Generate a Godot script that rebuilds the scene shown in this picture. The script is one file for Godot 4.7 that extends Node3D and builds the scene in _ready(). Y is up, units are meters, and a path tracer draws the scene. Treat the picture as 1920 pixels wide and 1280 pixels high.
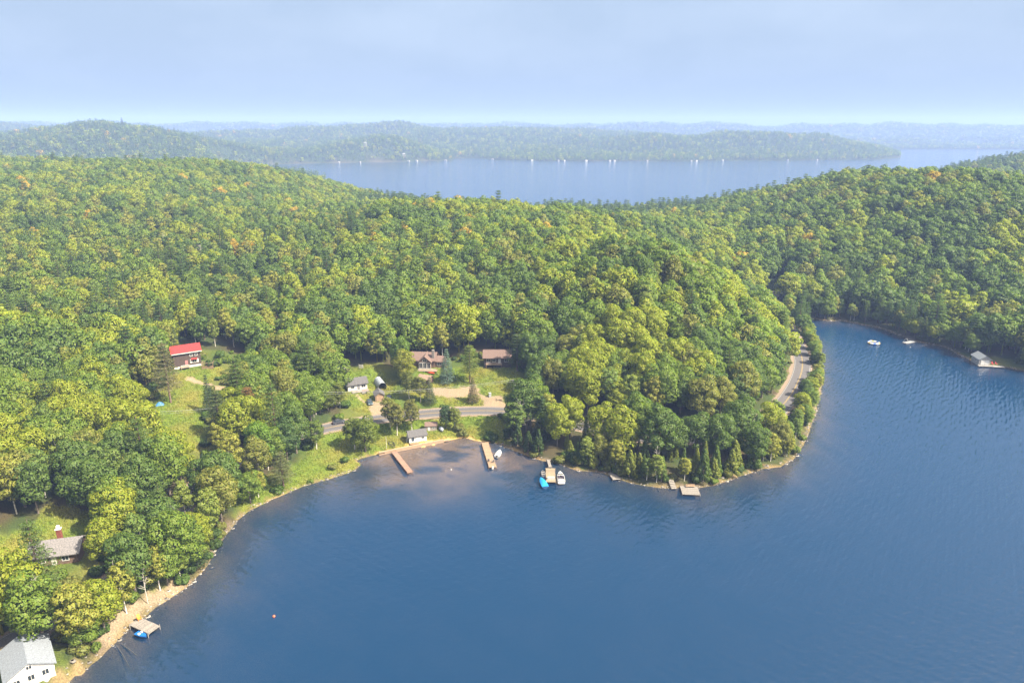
extends Node3D
# A lake bay seen from about 100 m above the water: wooded hills, a shore road, cottages, docks and a second lake behind.
# x runs to the right, z towards the viewer, y up; the lakes lie at y = 0.

var rng := RandomNumberGenerator.new()
var noise := FastNoiseLite.new()
var noise_b := FastNoiseLite.new()
var taken := {}

# ---------------------------------------------------------------- helpers: names and tags
func numbered(called: String) -> String:
	var n: int = taken.get(called, 0)
	taken[called] = n + 1
	return called if n == 0 else "%s_%03d" % [called, n]

func tag(o: Node, label: String, category: String, group := "") -> Node:
	o.set_meta("label", label)
	o.set_meta("category", category)
	if group != "":
		o.set_meta("group", group)
	return o

func thing(called: String, label: String, category: String, at: Vector3, turn := 0.0, group := "") -> Node3D:
	var o := Node3D.new()
	o.name = numbered(called)
	add_child(o)
	o.position = at
	o.rotation.y = turn
	tag(o, label, category, group)
	return o

func put(called: String, m: Mesh, mat: Material, parent: Node) -> MeshInstance3D:
	var o := MeshInstance3D.new()
	o.name = called
	o.mesh = m
	o.material_override = mat
	parent.add_child(o, true)
	return o

func setting(called: String, m: Mesh, mat: Material) -> MeshInstance3D:
	var o := put(numbered(called), m, mat, self)
	o.set_meta("kind", "structure")
	return o

# ---------------------------------------------------------------- helpers: a collector of triangles
class Shape:
	var v := PackedVector3Array()
	var n := PackedVector3Array()
	var c := PackedColorArray()
	var i := PackedInt32Array()
	var tint := Color.WHITE

	func quad(a: Vector3, b: Vector3, d: Vector3, e: Vector3) -> void:
		var k := (b - a).cross(e - a)
		if k.length() < 1e-12:
			k = (d - a).cross(e - a)
		k = -k.normalized()
		var s := v.size()
		v.append_array([a, b, d, e])
		n.append_array([k, k, k, k])
		c.append_array([tint, tint, tint, tint])
		i.append_array([s, s + 1, s + 2, s, s + 2, s + 3])

	func tri(a: Vector3, b: Vector3, d: Vector3) -> void:
		var k := -(b - a).cross(d - a).normalized()
		var s := v.size()
		v.append_array([a, b, d])
		n.append_array([k, k, k])
		c.append_array([tint, tint, tint])
		i.append_array([s, s + 1, s + 2])

	# a box with its centre and size, turned about y, tilted by a basis
	func box(at: Vector3, size: Vector3, b := Basis()) -> Shape:
		var h := size * 0.5
		var p := []
		for k in 8:
			p.append(at + b * Vector3(h.x if k & 1 else -h.x, h.y if k & 2 else -h.y, h.z if k & 4 else -h.z))
		for f in [[0, 2, 3, 1], [4, 5, 7, 6], [0, 1, 5, 4], [2, 6, 7, 3], [0, 4, 6, 2], [1, 3, 7, 5]]:
			quad(p[f[0]], p[f[1]], p[f[2]], p[f[3]])
		return self

	# a box whose long edges are cut: for things that catch light
	func soft_box(at: Vector3, size: Vector3, cut: float, b := Basis()) -> Shape:
		var h := size * 0.5
		var ring := [Vector2(h.x - cut, -h.z), Vector2(h.x, -h.z + cut), Vector2(h.x, h.z - cut), Vector2(h.x - cut, h.z), Vector2(-h.x + cut, h.z), Vector2(-h.x, h.z - cut), Vector2(-h.x, -h.z + cut), Vector2(-h.x + cut, -h.z)]
		var rows := [[-h.y, 1.0], [h.y - cut, 1.0], [h.y, 1.0 - cut * 1.4 / maxf(h.x, h.z)]]
		for r in 2:
			for k in 8:
				var a: Vector2 = ring[k]
				var d: Vector2 = ring[(k + 1) % 8]
				var s0: float = rows[r][1]
				var s1: float = rows[r + 1][1]
				quad(at + b * Vector3(a.x * s0, rows[r][0], a.y * s0), at + b * Vector3(d.x * s0, rows[r][0], d.y * s0), at + b * Vector3(d.x * s1, rows[r + 1][0], d.y * s1), at + b * Vector3(a.x * s1, rows[r + 1][0], a.y * s1))
		var s2: float = rows[2][1]
		for k in range(1, 7):
			tri(at + b * Vector3(ring[0].x * s2, h.y, ring[0].y * s2), at + b * Vector3(ring[k].x * s2, h.y, ring[k].y * s2), at + b * Vector3(ring[k + 1].x * s2, h.y, ring[k + 1].y * s2))
		return self

	# a tapered tube along points with a radius each
	func tube(pts: Array, radii: Array, sides := 6, capped := true) -> Shape:
		var s := v.size()
		var last := pts.size() - 1
		for k in pts.size():
			var along: Vector3 = (pts[mini(k + 1, last)] - pts[maxi(k - 1, 0)]).normalized()
			var side := along.cross(Vector3(0.31, 0.2, 0.93)).normalized() if absf(along.y) > 0.8 else along.cross(Vector3.UP).normalized()
			var up := side.cross(along)
			for j in sides:
				var w := TAU * j / sides
				var o := side * cos(w) + up * sin(w)
				v.append(pts[k] + o * radii[k])
				n.append(o)
				c.append(tint)
		for k in last:
			for j in sides:
				var a := s + k * sides + j
				var d := s + k * sides + (j + 1) % sides
				i.append_array([a, d, d + sides, a, d + sides, a + sides])
		if capped:
			var e := s + last * sides
			for j in range(1, sides - 1):
				i.append_array([e, e + j, e + j + 1])
		return self

	# a smooth surface from a grid of points (rows of equal length)
	func sheet(rows: Array, closed := false) -> Shape:
		var s := v.size()
		var w: int = rows[0].size()
		for r in rows.size():
			for k in w:
				var l: Vector3 = rows[r][(k - 1 + w) % w] if closed else rows[r][maxi(k - 1, 0)]
				var rr: Vector3 = rows[r][(k + 1) % w] if closed else rows[r][mini(k + 1, w - 1)]
				var u: Vector3 = rows[maxi(r - 1, 0)][k]
				var d: Vector3 = rows[mini(r + 1, rows.size() - 1)][k]
				var k2 := (rr - l).cross(d - u)
				v.append(rows[r][k])
				n.append(-k2.normalized() if k2.length() > 1e-9 else Vector3.UP)
				c.append(tint)
		for r in rows.size() - 1:
			for k in (w if closed else w - 1):
				var a := s + r * w + k
				var d := s + r * w + (k + 1) % w
				i.append_array([a, d, d + w, a, d + w, a + w])
		return self

	func done() -> ArrayMesh:
		var m := ArrayMesh.new()
		var a := []
		a.resize(Mesh.ARRAY_MAX)
		a[Mesh.ARRAY_VERTEX] = v
		a[Mesh.ARRAY_NORMAL] = n
		a[Mesh.ARRAY_COLOR] = c
		a[Mesh.ARRAY_INDEX] = i
		m.add_surface_from_arrays(Mesh.PRIMITIVE_TRIANGLES, a)
		return m

# ---------------------------------------------------------------- materials
var mats := {}

func lin(r: float, g: float, b: float) -> Color:
	return Color(r, g, b).linear_to_srgb()

func paint(key: String, c: Color, rough := 0.8, metal := 0.0, grain := 0.0) -> StandardMaterial3D:
	if mats.has(key):
		return mats[key]
	var m := StandardMaterial3D.new()
	m.resource_name = key
	m.albedo_color = c
	m.roughness = rough
	m.metallic = metal
	if grain > 0.0:
		m.albedo_texture = speckle(grain)
		m.uv1_triplanar = true
		m.uv1_scale = Vector3.ONE * 0.35
	mats[key] = m
	return m

var speckles := {}
func speckle(amount: float) -> ImageTexture:
	if speckles.has(amount):
		return speckles[amount]
	var im := Image.create(256, 256, false, Image.FORMAT_RGB8)
	var f := FastNoiseLite.new()
	f.seed = 71
	f.frequency = 0.03
	f.fractal_octaves = 5
	for y in 256:
		for x in 256:
			# wraps by blending two shifted copies
			var w := smoothstep(0.0, 1.0, float(x) / 256.0)
			var u := smoothstep(0.0, 1.0, float(y) / 256.0)
			var a := lerpf(lerpf(f.get_noise_2d(x, y), f.get_noise_2d(x - 256, y), w), lerpf(f.get_noise_2d(x, y - 256), f.get_noise_2d(x - 256, y - 256), w), u)
			var g := clampf(1.0 - amount * (0.5 + a * 1.3), 0.0, 1.0)
			im.set_pixel(x, y, Color(g, g, g))
	speckles[amount] = ImageTexture.create_from_image(im)
	return speckles[amount]

# ---------------------------------------------------------------- the lie of the land
# shoreline of the near bay and of the lake behind (x, z)
var bay := PackedVector2Array([Vector2(-84.5, -103.9), Vector2(-81.4, -110), Vector2(-80.2, -117.5), Vector2(-77.8, -124.9), Vector2(-74.1, -132.1), Vector2(-72.8, -139.1), Vector2(-73.4, -148.9), Vector2(-73.4, -158.6), Vector2(-72, -164.4), Vector2(-66.4, -171.7), Vector2(-61.9, -176.8), Vector2(-55.4, -181.5), Vector2(-50, -185.4), Vector2(-46.7, -190.6), Vector2(-49.2, -194.5), Vector2(-45.8, -196.7), Vector2(-42.6, -198.5), Vector2(-21.1, -208.7), Vector2(-16.4, -210.8), Vector2(-12.1, -208.3), Vector2(-6.5, -206.7), Vector2(-4, -205.5), Vector2(1.4, -200), Vector2(6.6, -196.3), Vector2(10, -193.4), Vector2(14.1, -192.3), Vector2(19.5, -187.5), Vector2(26.7, -186.1), Vector2(33.6, -180.5), Vector2(38.9, -178), Vector2(43.8, -176.8), Vector2(54.6, -177.1), Vector2(58.5, -178), Vector2(64.4, -181.5), Vector2(71.4, -185.4), Vector2(77.3, -188.5), Vector2(82.7, -189.9), Vector2(88.5, -194.5), Vector2(94.5, -202.7), Vector2(101.7, -214.1), Vector2(109.8, -228.6), Vector2(120.6, -249.3), Vector2(132, -273.6), Vector2(140.1, -294.8), Vector2(149.1, -323.5), Vector2(153.4, -347.3), Vector2(154.2, -360), Vector2(159.2, -364.4), Vector2(169.1, -356.7), Vector2(179, -355.7), Vector2(187.8, -347.3), Vector2(193.2, -339.4), Vector2(194.4, -329.9), Vector2(197.2, -319.1), Vector2(205.9, -311.4), Vector2(206, -303.3), Vector2(205.9, -291), Vector2(206.7, -283.1), Vector2(216.5, -281), Vector2(219.6, -276.3), Vector2(245, -250), Vector2(290, -215), Vector2(330, -120), Vector2(330, 150), Vector2(-110, 150), Vector2(-104, -40), Vector2(-92, -85)])
var lake := PackedVector2Array([Vector2(-470, -1560), Vector2(-370, -1380), Vector2(-290, -1130), Vector2(-200, -920), Vector2(-110, -815), Vector2(0, -795), Vector2(140, -790), Vector2(240, -800), Vector2(350, -880), Vector2(480, -1000), Vector2(600, -1180), Vector2(760, -1400), Vector2(1100, -1650), Vector2(1700, -1850), Vector2(3000, -2300), Vector2(4200, -2900), Vector2(4200, -3300), Vector2(1750, -3300), Vector2(1500, -2900), Vector2(1480, -2700), Vector2(1330, -2420), Vector2(1150, -2250), Vector2(900, -2200), Vector2(620, -2180), Vector2(520, -2130), Vector2(380, -2160), Vector2(200, -2150), Vector2(60, -2180), Vector2(-70, -2260), Vector2(-120, -2400), Vector2(-200, -2330), Vector2(-170, -2200), Vector2(-330, -2130), Vector2(-620, -2010), Vector2(-760, -1860), Vector2(-690, -1720)])
# hills: centre x, z, reach x, z, height
var hills := [[72, -298, 52, 58, 20], [20, -330, 70, 60, 5], [-10, -440, 110, 90, 17], [-60, -560, 130, 90, 3],
	[-380, -520, 230, 220, 14], [-560, -780, 340, 230, 33], [-290, -740, 110, 170, 18],
	[330, -450, 130, 100, 22], [300, -600, 110, 140, 37], [640, -520, 200, 200, -4], [560, -900, 150, 100, 14], [760, -980, 160, 150, 40],
	[-985, -1830, 300, 300, 78], [-1500, -2000, 420, 300, 40], [-560, -2150, 170, 170, 16], [-410, -2300, 150, 140, 56],
	[-900, -3000, 700, 350, 48], [-2300, -3000, 500, 400, 74], [-2900, -2800, 700, 500, 40], [-500, -3200, 380, 240, 52], [-40, -2850, 330, 230, 44], [330, -3250, 420, 260, 46],
	[650, -2580, 420, 200, 38], [1050, -2620, 300, 200, 40], [1350, -2800, 200, 160, 10],
	[2900, -4700, 1600, 500, 66], [600, -4600, 1500, 400, 62], [-1500, -4700, 1500, 400, 72], [-3500, -4600, 1200, 500, 78], [4500, -4300, 1200, 500, 50]]
# the shore road: x, z, height
var road := PackedVector3Array([Vector3(-106, 3.4, -90), Vector3(-99, 3.4, -109), Vector3(-91, 3.6, -123), Vector3(-87, 3.8, -136), Vector3(-88, 3.8, -157), Vector3(-87, 3.7, -176), Vector3(-82, 3.6, -191), Vector3(-74, 3.4, -201.5), Vector3(-66, 3.2, -209), Vector3(-58, 3.0, -214), Vector3(-48, 2.9, -219), Vector3(-38, 2.8, -222.5), Vector3(-21, 2.8, -226), Vector3(-6, 2.9, -226.5), Vector3(9, 3.0, -222), Vector3(25, 3.2, -212), Vector3(42, 3.3, -204), Vector3(59, 3.3, -203), Vector3(75, 3.1, -208.5), Vector3(89, 2.9, -219.5), Vector3(100.5, 2.8, -234), Vector3(112, 2.7, -252), Vector3(121.5, 2.7, -270), Vector3(128, 2.7, -286), Vector3(133, 3, -304), Vector3(137, 3.5, -325), Vector3(141, 4.5, -350), Vector3(146, 5.5, -375), Vector3(156, 7, -400)])
# level ground under buildings: x, z, reach, height
var pads := [[-124.5, -249.5, 9, 12.0], [-66, -253, 5, 8.4], [-58, -241, 6.5, 6.4], [-50, -244, 6, 6.0], [-48.4, -234.5, 5, 4.6], [-34, -262, 10, 8.2], [-32, -247, 4, 5.8], [-5, -262, 8, 8.4], [-30, -208.5, 5, 1.05], [-27, -214, 4, 1.4], [-90.6, -104.2, 6, 2.6], [-105.2, -137, 7, 4.6], [209.5, -286, 5, 0.55], [237, -310, 7, 5.2]]

func from_shore(poly: PackedVector2Array, p: Vector2) -> float:   # metres, positive on land
	var best := 1e18
	var inside := false
	var a := poly[poly.size() - 1]
	for b in poly:
		var e := b - a
		var w := p - a
		var t := clampf(w.dot(e) / e.length_squared(), 0.0, 1.0)
		best = minf(best, (w - e * t).length_squared())
		if (a.y > p.y) != (b.y > p.y) and p.x < e.x * (p.y - a.y) / e.y + a.x:
			inside = not inside
		a = b
	return -sqrt(best) if inside else sqrt(best)

func stepped(x: float, xs: Array, ys: Array) -> float:
	for k in range(1, xs.size()):
		if x < xs[k]:
			return lerpf(ys[k - 1], ys[k], (x - xs[k - 1]) / (xs[k] - xs[k - 1]))
	return ys[ys.size() - 1]

func near_road(p: Vector2) -> Vector2:   # (distance to its middle, its height there)
	var best := 1e18
	var h := 0.0
	for k in road.size() - 1:
		var a := Vector2(road[k].x, road[k].z)
		var e := Vector2(road[k + 1].x, road[k + 1].z) - a
		var t := clampf((p - a).dot(e) / e.length_squared(), 0.0, 1.0)
		var d := (p - a - e * t).length_squared()
		if d < best:
			best = d
			h = lerpf(road[k].y, road[k + 1].y, t)
	return Vector2(sqrt(best), h)

func land(x: float, z: float, close: bool) -> Vector2:   # (height, distance from the water)
	var p := Vector2(x, z)
	var d1 := from_shore(bay, p) if x > -900 and x < 1200 and z > -1100 else 900.0
	var d2 := from_shore(lake, p) if z < -500 else 900.0
	var d := minf(d1, d2)
	if close:
		d += noise.get_noise_2d(x * 6.0, z * 6.0) * 0.8
	if d <= 0.0:
		var deep := stepped(-d, [0.0, 3.0, 8.0, 20.0, 45.0], [0.0, 0.9, 2.6, 6.5, 9.0])
		if close:   # the sandy shallows of the bay
			var q := Vector2((x + 27.0) / 34.0, (z + 196.0) / 26.0).length()
			deep = lerpf(minf(deep, 0.35 + 0.045 * -d + maxf(0.0, q - 0.6) * 1.5), deep, smoothstep(0.75, 1.35, q))
		return Vector2(-deep + 0.0, d)
	var g := 0.0
	for k in hills:
		var u: float = (x - k[0]) / k[2]
		var w: float = (z - k[1]) / k[3]
		var q := u * u + w * w
		if q < 9.0:
			g += k[4] * exp(-q)
	var h := minf(stepped(d1, [0, 2, 6, 15, 30, 60, 120, 250, 600], [0, 0.7, 1.4, 2.4, 4.2, 8, 14, 20, 24]), stepped(d2, [0, 3, 20, 100, 300, 700], [0, 0.8, 1.5, 4, 14, 24])) + g * smoothstep(0.0, 70.0, d)
	h += noise.get_noise_2d(x * 0.35, z * 0.35) * minf(d * 0.03, 4.0) + noise.get_noise_2d(x * 1.5, z * 1.5) * minf(d * 0.02, 0.6)
	if z < -1500.0:   # the rolling far country
		h += (noise.get_noise_2d(x * 0.13, z * 0.1) * 26.0 + noise.get_noise_2d(x * 0.3 + 500.0, z * 0.3) * 9.0) * smoothstep(20.0, 400.0, d)
	if close:
		var r := near_road(p)
		h = lerpf(r.y, h, smoothstep(4.2, 9.0, r.x))
		for k in pads:
			var q: float = Vector2(x - k[0], z - k[1]).length()
			h = lerpf(k[3], h, smoothstep(k[2], k[2] * 1.7, q))
	return Vector2(h, d)

class Field:
	var x0: float
	var z0: float
	var cell: float
	var nx: int
	var nz: int
	var h := PackedFloat32Array()
	var d := PackedFloat32Array()
	func has(x: float, z: float) -> bool:
		return x >= x0 and z >= z0 and x < x0 + cell * (nx - 1) and z < z0 + cell * (nz - 1)
	func read(a: PackedFloat32Array, x: float, z: float) -> float:
		var u := (x - x0) / cell
		var w := (z - z0) / cell
		var i := clampi(int(u), 0, nx - 2)
		var j := clampi(int(w), 0, nz - 2)
		u -= i
		w -= j
		var k := j * nx + i
		return lerpf(lerpf(a[k], a[k + 1], u), lerpf(a[k + nx], a[k + nx + 1], u), w)

func survey(x0: float, x1: float, z0: float, z1: float, cell: float, close: bool) -> Field:
	var f := Field.new()
	f.x0 = x0
	f.z0 = z0
	f.cell = cell
	f.nx = int((x1 - x0) / cell) + 1
	f.nz = int((z1 - z0) / cell) + 1
	f.h.resize(f.nx * f.nz)
	f.d.resize(f.nx * f.nz)
	for j in f.nz:
		for i in f.nx:
			var r := land(x0 + i * cell, z0 + j * cell, close)
			f.h[j * f.nx + i] = r.x
			f.d[j * f.nx + i] = r.y
	return f

var shore_field: Field
var mid_field: Field
var far_field: Field

func field_at(x: float, z: float) -> Field:
	return shore_field if shore_field.has(x, z) else mid_field if mid_field.has(x, z) else far_field

func ground_y(x: float, z: float) -> float:
	var f := field_at(x, z)
	return f.read(f.h, x, z)

func water_off(x: float, z: float) -> float:
	var f := field_at(x, z)
	return f.read(f.d, x, z)

# open ground: where no tree grows, and what covers it
var lawns := [
	PackedVector2Array([Vector2(-122, -246), Vector2(-112, -249), Vector2(-109, -242), Vector2(-112, -234), Vector2(-104, -221), Vector2(-101, -205), Vector2(-96, -190), Vector2(-104, -191), Vector2(-118, -208), Vector2(-125, -226), Vector2(-127, -241)]),
	PackedVector2Array([Vector2(-70, -255), Vector2(-55, -256), Vector2(-45, -248), Vector2(-41, -230), Vector2(-41, -225), Vector2(-48, -223.5), Vector2(-57, -224), Vector2(-63, -235), Vector2(-69, -244)]),
	PackedVector2Array([Vector2(-37, -256), Vector2(-24, -258), Vector2(2, -257), Vector2(2, -232), Vector2(-21, -231), Vector2(-33, -231), Vector2(-38, -237), Vector2(-37, -249)]),
	PackedVector2Array([Vector2(-63, -207), Vector2(-48, -214.5), Vector2(-21, -222), Vector2(-5, -222), Vector2(-3, -215), Vector2(-2, -202), Vector2(-11, -204), Vector2(-16, -208), Vector2(-21, -207), Vector2(-42, -197), Vector2(-46, -195), Vector2(-46, -190), Vector2(-55, -180), Vector2(-66, -170), Vector2(-73, -163), Vector2(-77, -170), Vector2(-72, -179), Vector2(-65, -187), Vector2(-64, -198)]),
	PackedVector2Array([Vector2(-126, -140), Vector2(-117, -146), Vector2(-121, -157), Vector2(-109, -156), Vector2(-101, -146), Vector2(-103, -133), Vector2(-110, -128), Vector2(-120, -126), Vector2(-128, -130)]),
]
var dirt := [
	PackedVector2Array([Vector2(-50.5, -223), Vector2(-45, -221), Vector2(-42, -226), Vector2(-44, -232), Vector2(-51, -231.5)]),
	PackedVector2Array([Vector2(-32, -242), Vector2(-22, -243), Vector2(-13, -245), Vector2(-12, -238), Vector2(-22, -236), Vector2(-31, -238)]),
	PackedVector2Array([Vector2(-12, -238), Vector2(-4, -236), Vector2(1, -228), Vector2(-8, -228), Vector2(-10, -232)]),
	PackedVector2Array([Vector2(-95, -186), Vector2(-89, -187), Vector2(-86, -181), Vector2(-90, -178), Vector2(-96, -180)]),
	PackedVector2Array([Vector2(-121, -236), Vector2(-113, -233), Vector2(-104, -231), Vector2(-104, -233.5), Vector2(-113, -235.5), Vector2(-121, -239)]),
	PackedVector2Array([Vector2(-118, -132), Vector2(-111, -128), Vector2(-106, -120), Vector2(-112, -118), Vector2(-121, -126)]),
	PackedVector2Array([Vector2(-80, -113), Vector2(-78, -122), Vector2(-74, -133), Vector2(-76, -136), Vector2(-83, -124), Vector2(-84, -114)]),
	PackedVector2Array([Vector2(-58.5, -235.5), Vector2(-57.5, -235.5), Vector2(-49.5, -226.5), Vector2(-50.5, -226)]),
]
var kept_clear := [
	PackedVector2Array([Vector2(-109, -133), Vector2(-100, -141), Vector2(-85, -122), Vector2(-92, -116)]),
	PackedVector2Array([Vector2(-131, -264), Vector2(-103, -262), Vector2(-96, -242), Vector2(-93, -206), Vector2(-90, -182), Vector2(-98, -176), Vector2(-116, -192), Vector2(-127, -215), Vector2(-133, -245)]),
	PackedVector2Array([Vector2(-71, -257), Vector2(-54, -260), Vector2(-43, -254), Vector2(-37, -236), Vector2(-33, -224), Vector2(-56, -216), Vector2(-64, -214), Vector2(-66, -209), Vector2(-60, -223), Vector2(-66, -236), Vector2(-72, -246)]),
	PackedVector2Array([Vector2(-46, -270), Vector2(-20, -270), Vector2(6, -268), Vector2(6, -240), Vector2(3, -222), Vector2(-36, -224), Vector2(-42, -240)]),
	PackedVector2Array([Vector2(-66, -209), Vector2(-48, -217), Vector2(-21, -224), Vector2(-2, -224), Vector2(0, -214), Vector2(-1, -195), Vector2(-46, -180), Vector2(-66, -165), Vector2(-74, -160), Vector2(-79, -170), Vector2(-72, -181), Vector2(-66, -188), Vector2(-67, -200)]),
	PackedVector2Array([Vector2(-129, -142), Vector2(-118, -146), Vector2(-120, -156), Vector2(-110, -156), Vector2(-101, -147), Vector2(-95, -140), Vector2(-94, -129), Vector2(-104, -122), Vector2(-116, -124), Vector2(-128, -129)]),
	PackedVector2Array([Vector2(-97, -110), Vector2(-88, -111), Vector2(-82, -102), Vector2(-84, -90), Vector2(-100, -90)]),
	PackedVector2Array([Vector2(-89, -171), Vector2(-98, -183), Vector2(-93, -190), Vector2(-84, -185), Vector2(-83, -170)]),
	PackedVector2Array([Vector2(-76, -112), Vector2(-72, -134), Vector2(-79, -134), Vector2(-84, -113)]),
	PackedVector2Array([Vector2(92, -205), Vector2(120, -240), Vector2(142, -296), Vector2(128, -300), Vector2(112, -262), Vector2(84, -216)]),
	PackedVector2Array([Vector2(198, -294), Vector2(205, -302), Vector2(214, -292), Vector2(224, -284), Vector2(222, -270), Vector2(200, -276)]),
	PackedVector2Array([Vector2(-236, -482), Vector2(-222, -482), Vector2(-218, -460), Vector2(-236, -460)]),
]

func within(polys: Array, p: Vector2) -> bool:
	for q in polys:
		if Geometry2D.is_point_in_polygon(p, q):
			return true
	return false

func cover(x: float, z: float, h: float, d: float) -> Color:   # what the ground is made of there
	var w := Vector2(x + noise.get_noise_2d(x * 9, z * 9) * 1.6, z + noise.get_noise_2d(z * 9 + 300, x * 9) * 1.6)
	var a := noise_b.get_noise_2d(x * 3.0, z * 3.0)
	if d < 0.6:
		var sand := Vector2((x + 22.0) / 27.0, (z + 198.0) / 20.0).length() + a * 0.3
		var mud := Color(0.24, 0.17, 0.085).lerp(Color(0.1, 0.09, 0.045), clampf(0.5 + a * 1.2, 0, 1))
		var weed := smoothstep(0.2, 0.42, noise_b.get_noise_2d(x * 1.8 + 40.0, z * 3.2))
		var bed := Color(0.72, 0.44, 0.17).lerp(Color(0.5, 0.32, 0.13), clampf(0.5 + a, 0, 1)).lerp(Color(0.1, 0.085, 0.05), weed * 0.85)
		return bed.lerp(mud, smoothstep(0.55, 1.35, sand))
	if within(dirt, w):
		return Color(0.285, 0.211, 0.136).lerp(Color(0.223, 0.180, 0.124), clampf(0.5 + a, 0, 1))
	if within(lawns, w):
		return Color(0.105, 0.149, 0.022).lerp(Color(0.167, 0.161, 0.031), clampf(0.35 + a * 1.1, 0, 1))
	if d < 0.8 + a * 1.2:
		return Color(0.211, 0.155, 0.112).lerp(Color(0.124, 0.099, 0.068), clampf(0.5 + a, 0, 1))
	var r := near_road(Vector2(x, z)).x if h < 14.0 else 99.0
	if r < 4.0 + a * 0.8:
		return Color(0.260, 0.192, 0.130)
	if within(kept_clear, w):
		return Color(0.07, 0.1, 0.022).lerp(Color(0.12, 0.12, 0.03), clampf(0.4 + a * 1.3, 0, 1))
	return Color(0.045, 0.065, 0.02).lerp(Color(0.068, 0.056, 0.031), clampf(0.5 + a * 1.5, 0, 1))

func ground_mesh(f: Field, skip: Field, sink: float, detailed: bool) -> ArrayMesh:
	var s := Shape.new()
	s.v.resize(f.nx * f.nz)
	s.n.resize(f.nx * f.nz)
	s.c.resize(f.nx * f.nz)
	for j in f.nz:
		for i in f.nx:
			var k := j * f.nx + i
			var x := f.x0 + i * f.cell
			var z := f.z0 + j * f.cell
			var hidden := skip != null and skip.has(x, z)
			s.v[k] = Vector3(x, f.h[k] - (sink if hidden else 0.0), z)
			s.n[k] = Vector3(f.h[j * f.nx + maxi(i - 1, 0)] - f.h[j * f.nx + mini(i + 1, f.nx - 1)], 2.0 * f.cell, f.h[maxi(j - 1, 0) * f.nx + i] - f.h[mini(j + 1, f.nz - 1) * f.nx + i]).normalized()
			if detailed:
				s.c[k] = cover(x, z, f.h[k], f.d[k])
			elif f.d[k] < 0.0:
				s.c[k] = Color(0.08, 0.075, 0.05)
			else:
				s.c[k] = Color(0.04, 0.06, 0.02)
	for j in f.nz - 1:
		for i in f.nx - 1:
			var k := j * f.nx + i
			if skip != null:
				var a := s.v[k]
				var b := s.v[k + f.nx + 1]
				if skip.has(a.x - f.cell, a.z - f.cell) and skip.has(b.x + f.cell, b.z + f.cell):
					continue
			s.i.append_array([k, k + 1, k + f.nx + 1, k, k + f.nx + 1, k + f.nx])
	return s.done()

# ---------------------------------------------------------------- trees
# A crown is a cloud of small leaf-sprays spread over lobes (centre, radii); sprays inside another lobe are left out.
func leaf_cloud(s: Shape, lobes: Array, count: int, size: float, slim: float, droop: float, mid: Vector3) -> void:
	var weight := PackedFloat32Array()
	var total := 0.0
	for l in lobes:
		total += l[1].x * l[1].z + l[1].x * l[1].y
		weight.append(total)
	var made := 0
	var tries := 0
	while made < count and tries < count * 3:
		tries += 1
		var w := weight.bsearch(rng.randf() * total)
		var l: Array = lobes[mini(w, lobes.size() - 1)]
		var u := Vector3(rng.randfn(), rng.randfn() + 0.25, rng.randfn()).normalized()
		var p: Vector3 = l[0] + u * l[1] * rng.randf_range(0.9, 1.05)
		var buried := false
		for k in 4:
			var o: Array = lobes[rng.randi() % lobes.size()]
			if o != l and ((p - o[0]) / o[1]).length_squared() < 0.5:
				buried = true
				break
		if buried:
			continue
		made += 1
		var nrm: Vector3 = (u / l[1]).normalized()
		var face := (nrm + Vector3(rng.randfn(), rng.randfn(), rng.randfn()) * 0.33).normalized()
		var t := face.cross(Vector3(rng.randfn(), rng.randfn() * 0.3, rng.randfn())).normalized()
		if droop > 0.0:
			t = (Vector3(p.x - mid.x, 0, p.z - mid.z).normalized() + Vector3(rng.randfn() * 0.4, -droop, rng.randfn() * 0.4)).normalized()
		var b := face.cross(t).normalized()
		var a := size * rng.randf_range(0.6, 1.25)
		var q := s.v.size()
		var out := (nrm * 0.8 + (p - mid).normalized() * 0.3 + Vector3.UP * 0.1).normalized()
		var bend := -face * a * 0.22
		s.v.append_array([p - t * a * 0.5 + bend, p + b * a * 0.5 * slim, p + t * a * 0.5 + bend, p - b * a * 0.5 * slim])
		s.n.append_array([(out + face * 0.5).normalized(), (out + b * 0.35).normalized(), (out + face * 0.5).normalized(), (out - b * 0.35).normalized()])
		var g := rng.randf_range(0.72, 1.0)
		var c := Color(minf(1.0, g * rng.randf_range(0.85, 1.12)), g, g * rng.randf_range(0.75, 1.0))
		s.c.append_array([c, c, c, c])
		s.i.append_array([q, q + 1, q + 2, q, q + 2, q + 3])

func round_lobes(height: float, wide: float, low: float, number: int, lobe: float, flat := 1.0) -> Array:
	var out := []
	var cy := (height + low) * 0.5
	var ry := (height - low) * 0.5
	for k in number:
		var y := 1.0 - 1.55 * (k + 0.5) / number
		var r := sqrt(maxf(0.0, 1.0 - y * y))
		var w := k * 2.39996 + rng.randf() * 0.7
		var far := rng.randf_range(0.58, 0.86)
		var q := lobe * rng.randf_range(0.72, 1.3)
		out.append([Vector3(cos(w) * r * wide * far, cy + y * ry * far + rng.randf_range(-0.5, 0.5), sin(w) * r * wide * far), Vector3(q, q * 0.82 * flat, q)])
	out.append([Vector3(0, cy, 0), Vector3(wide * 0.55, ry * 0.6, wide * 0.55)])
	return out

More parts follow.
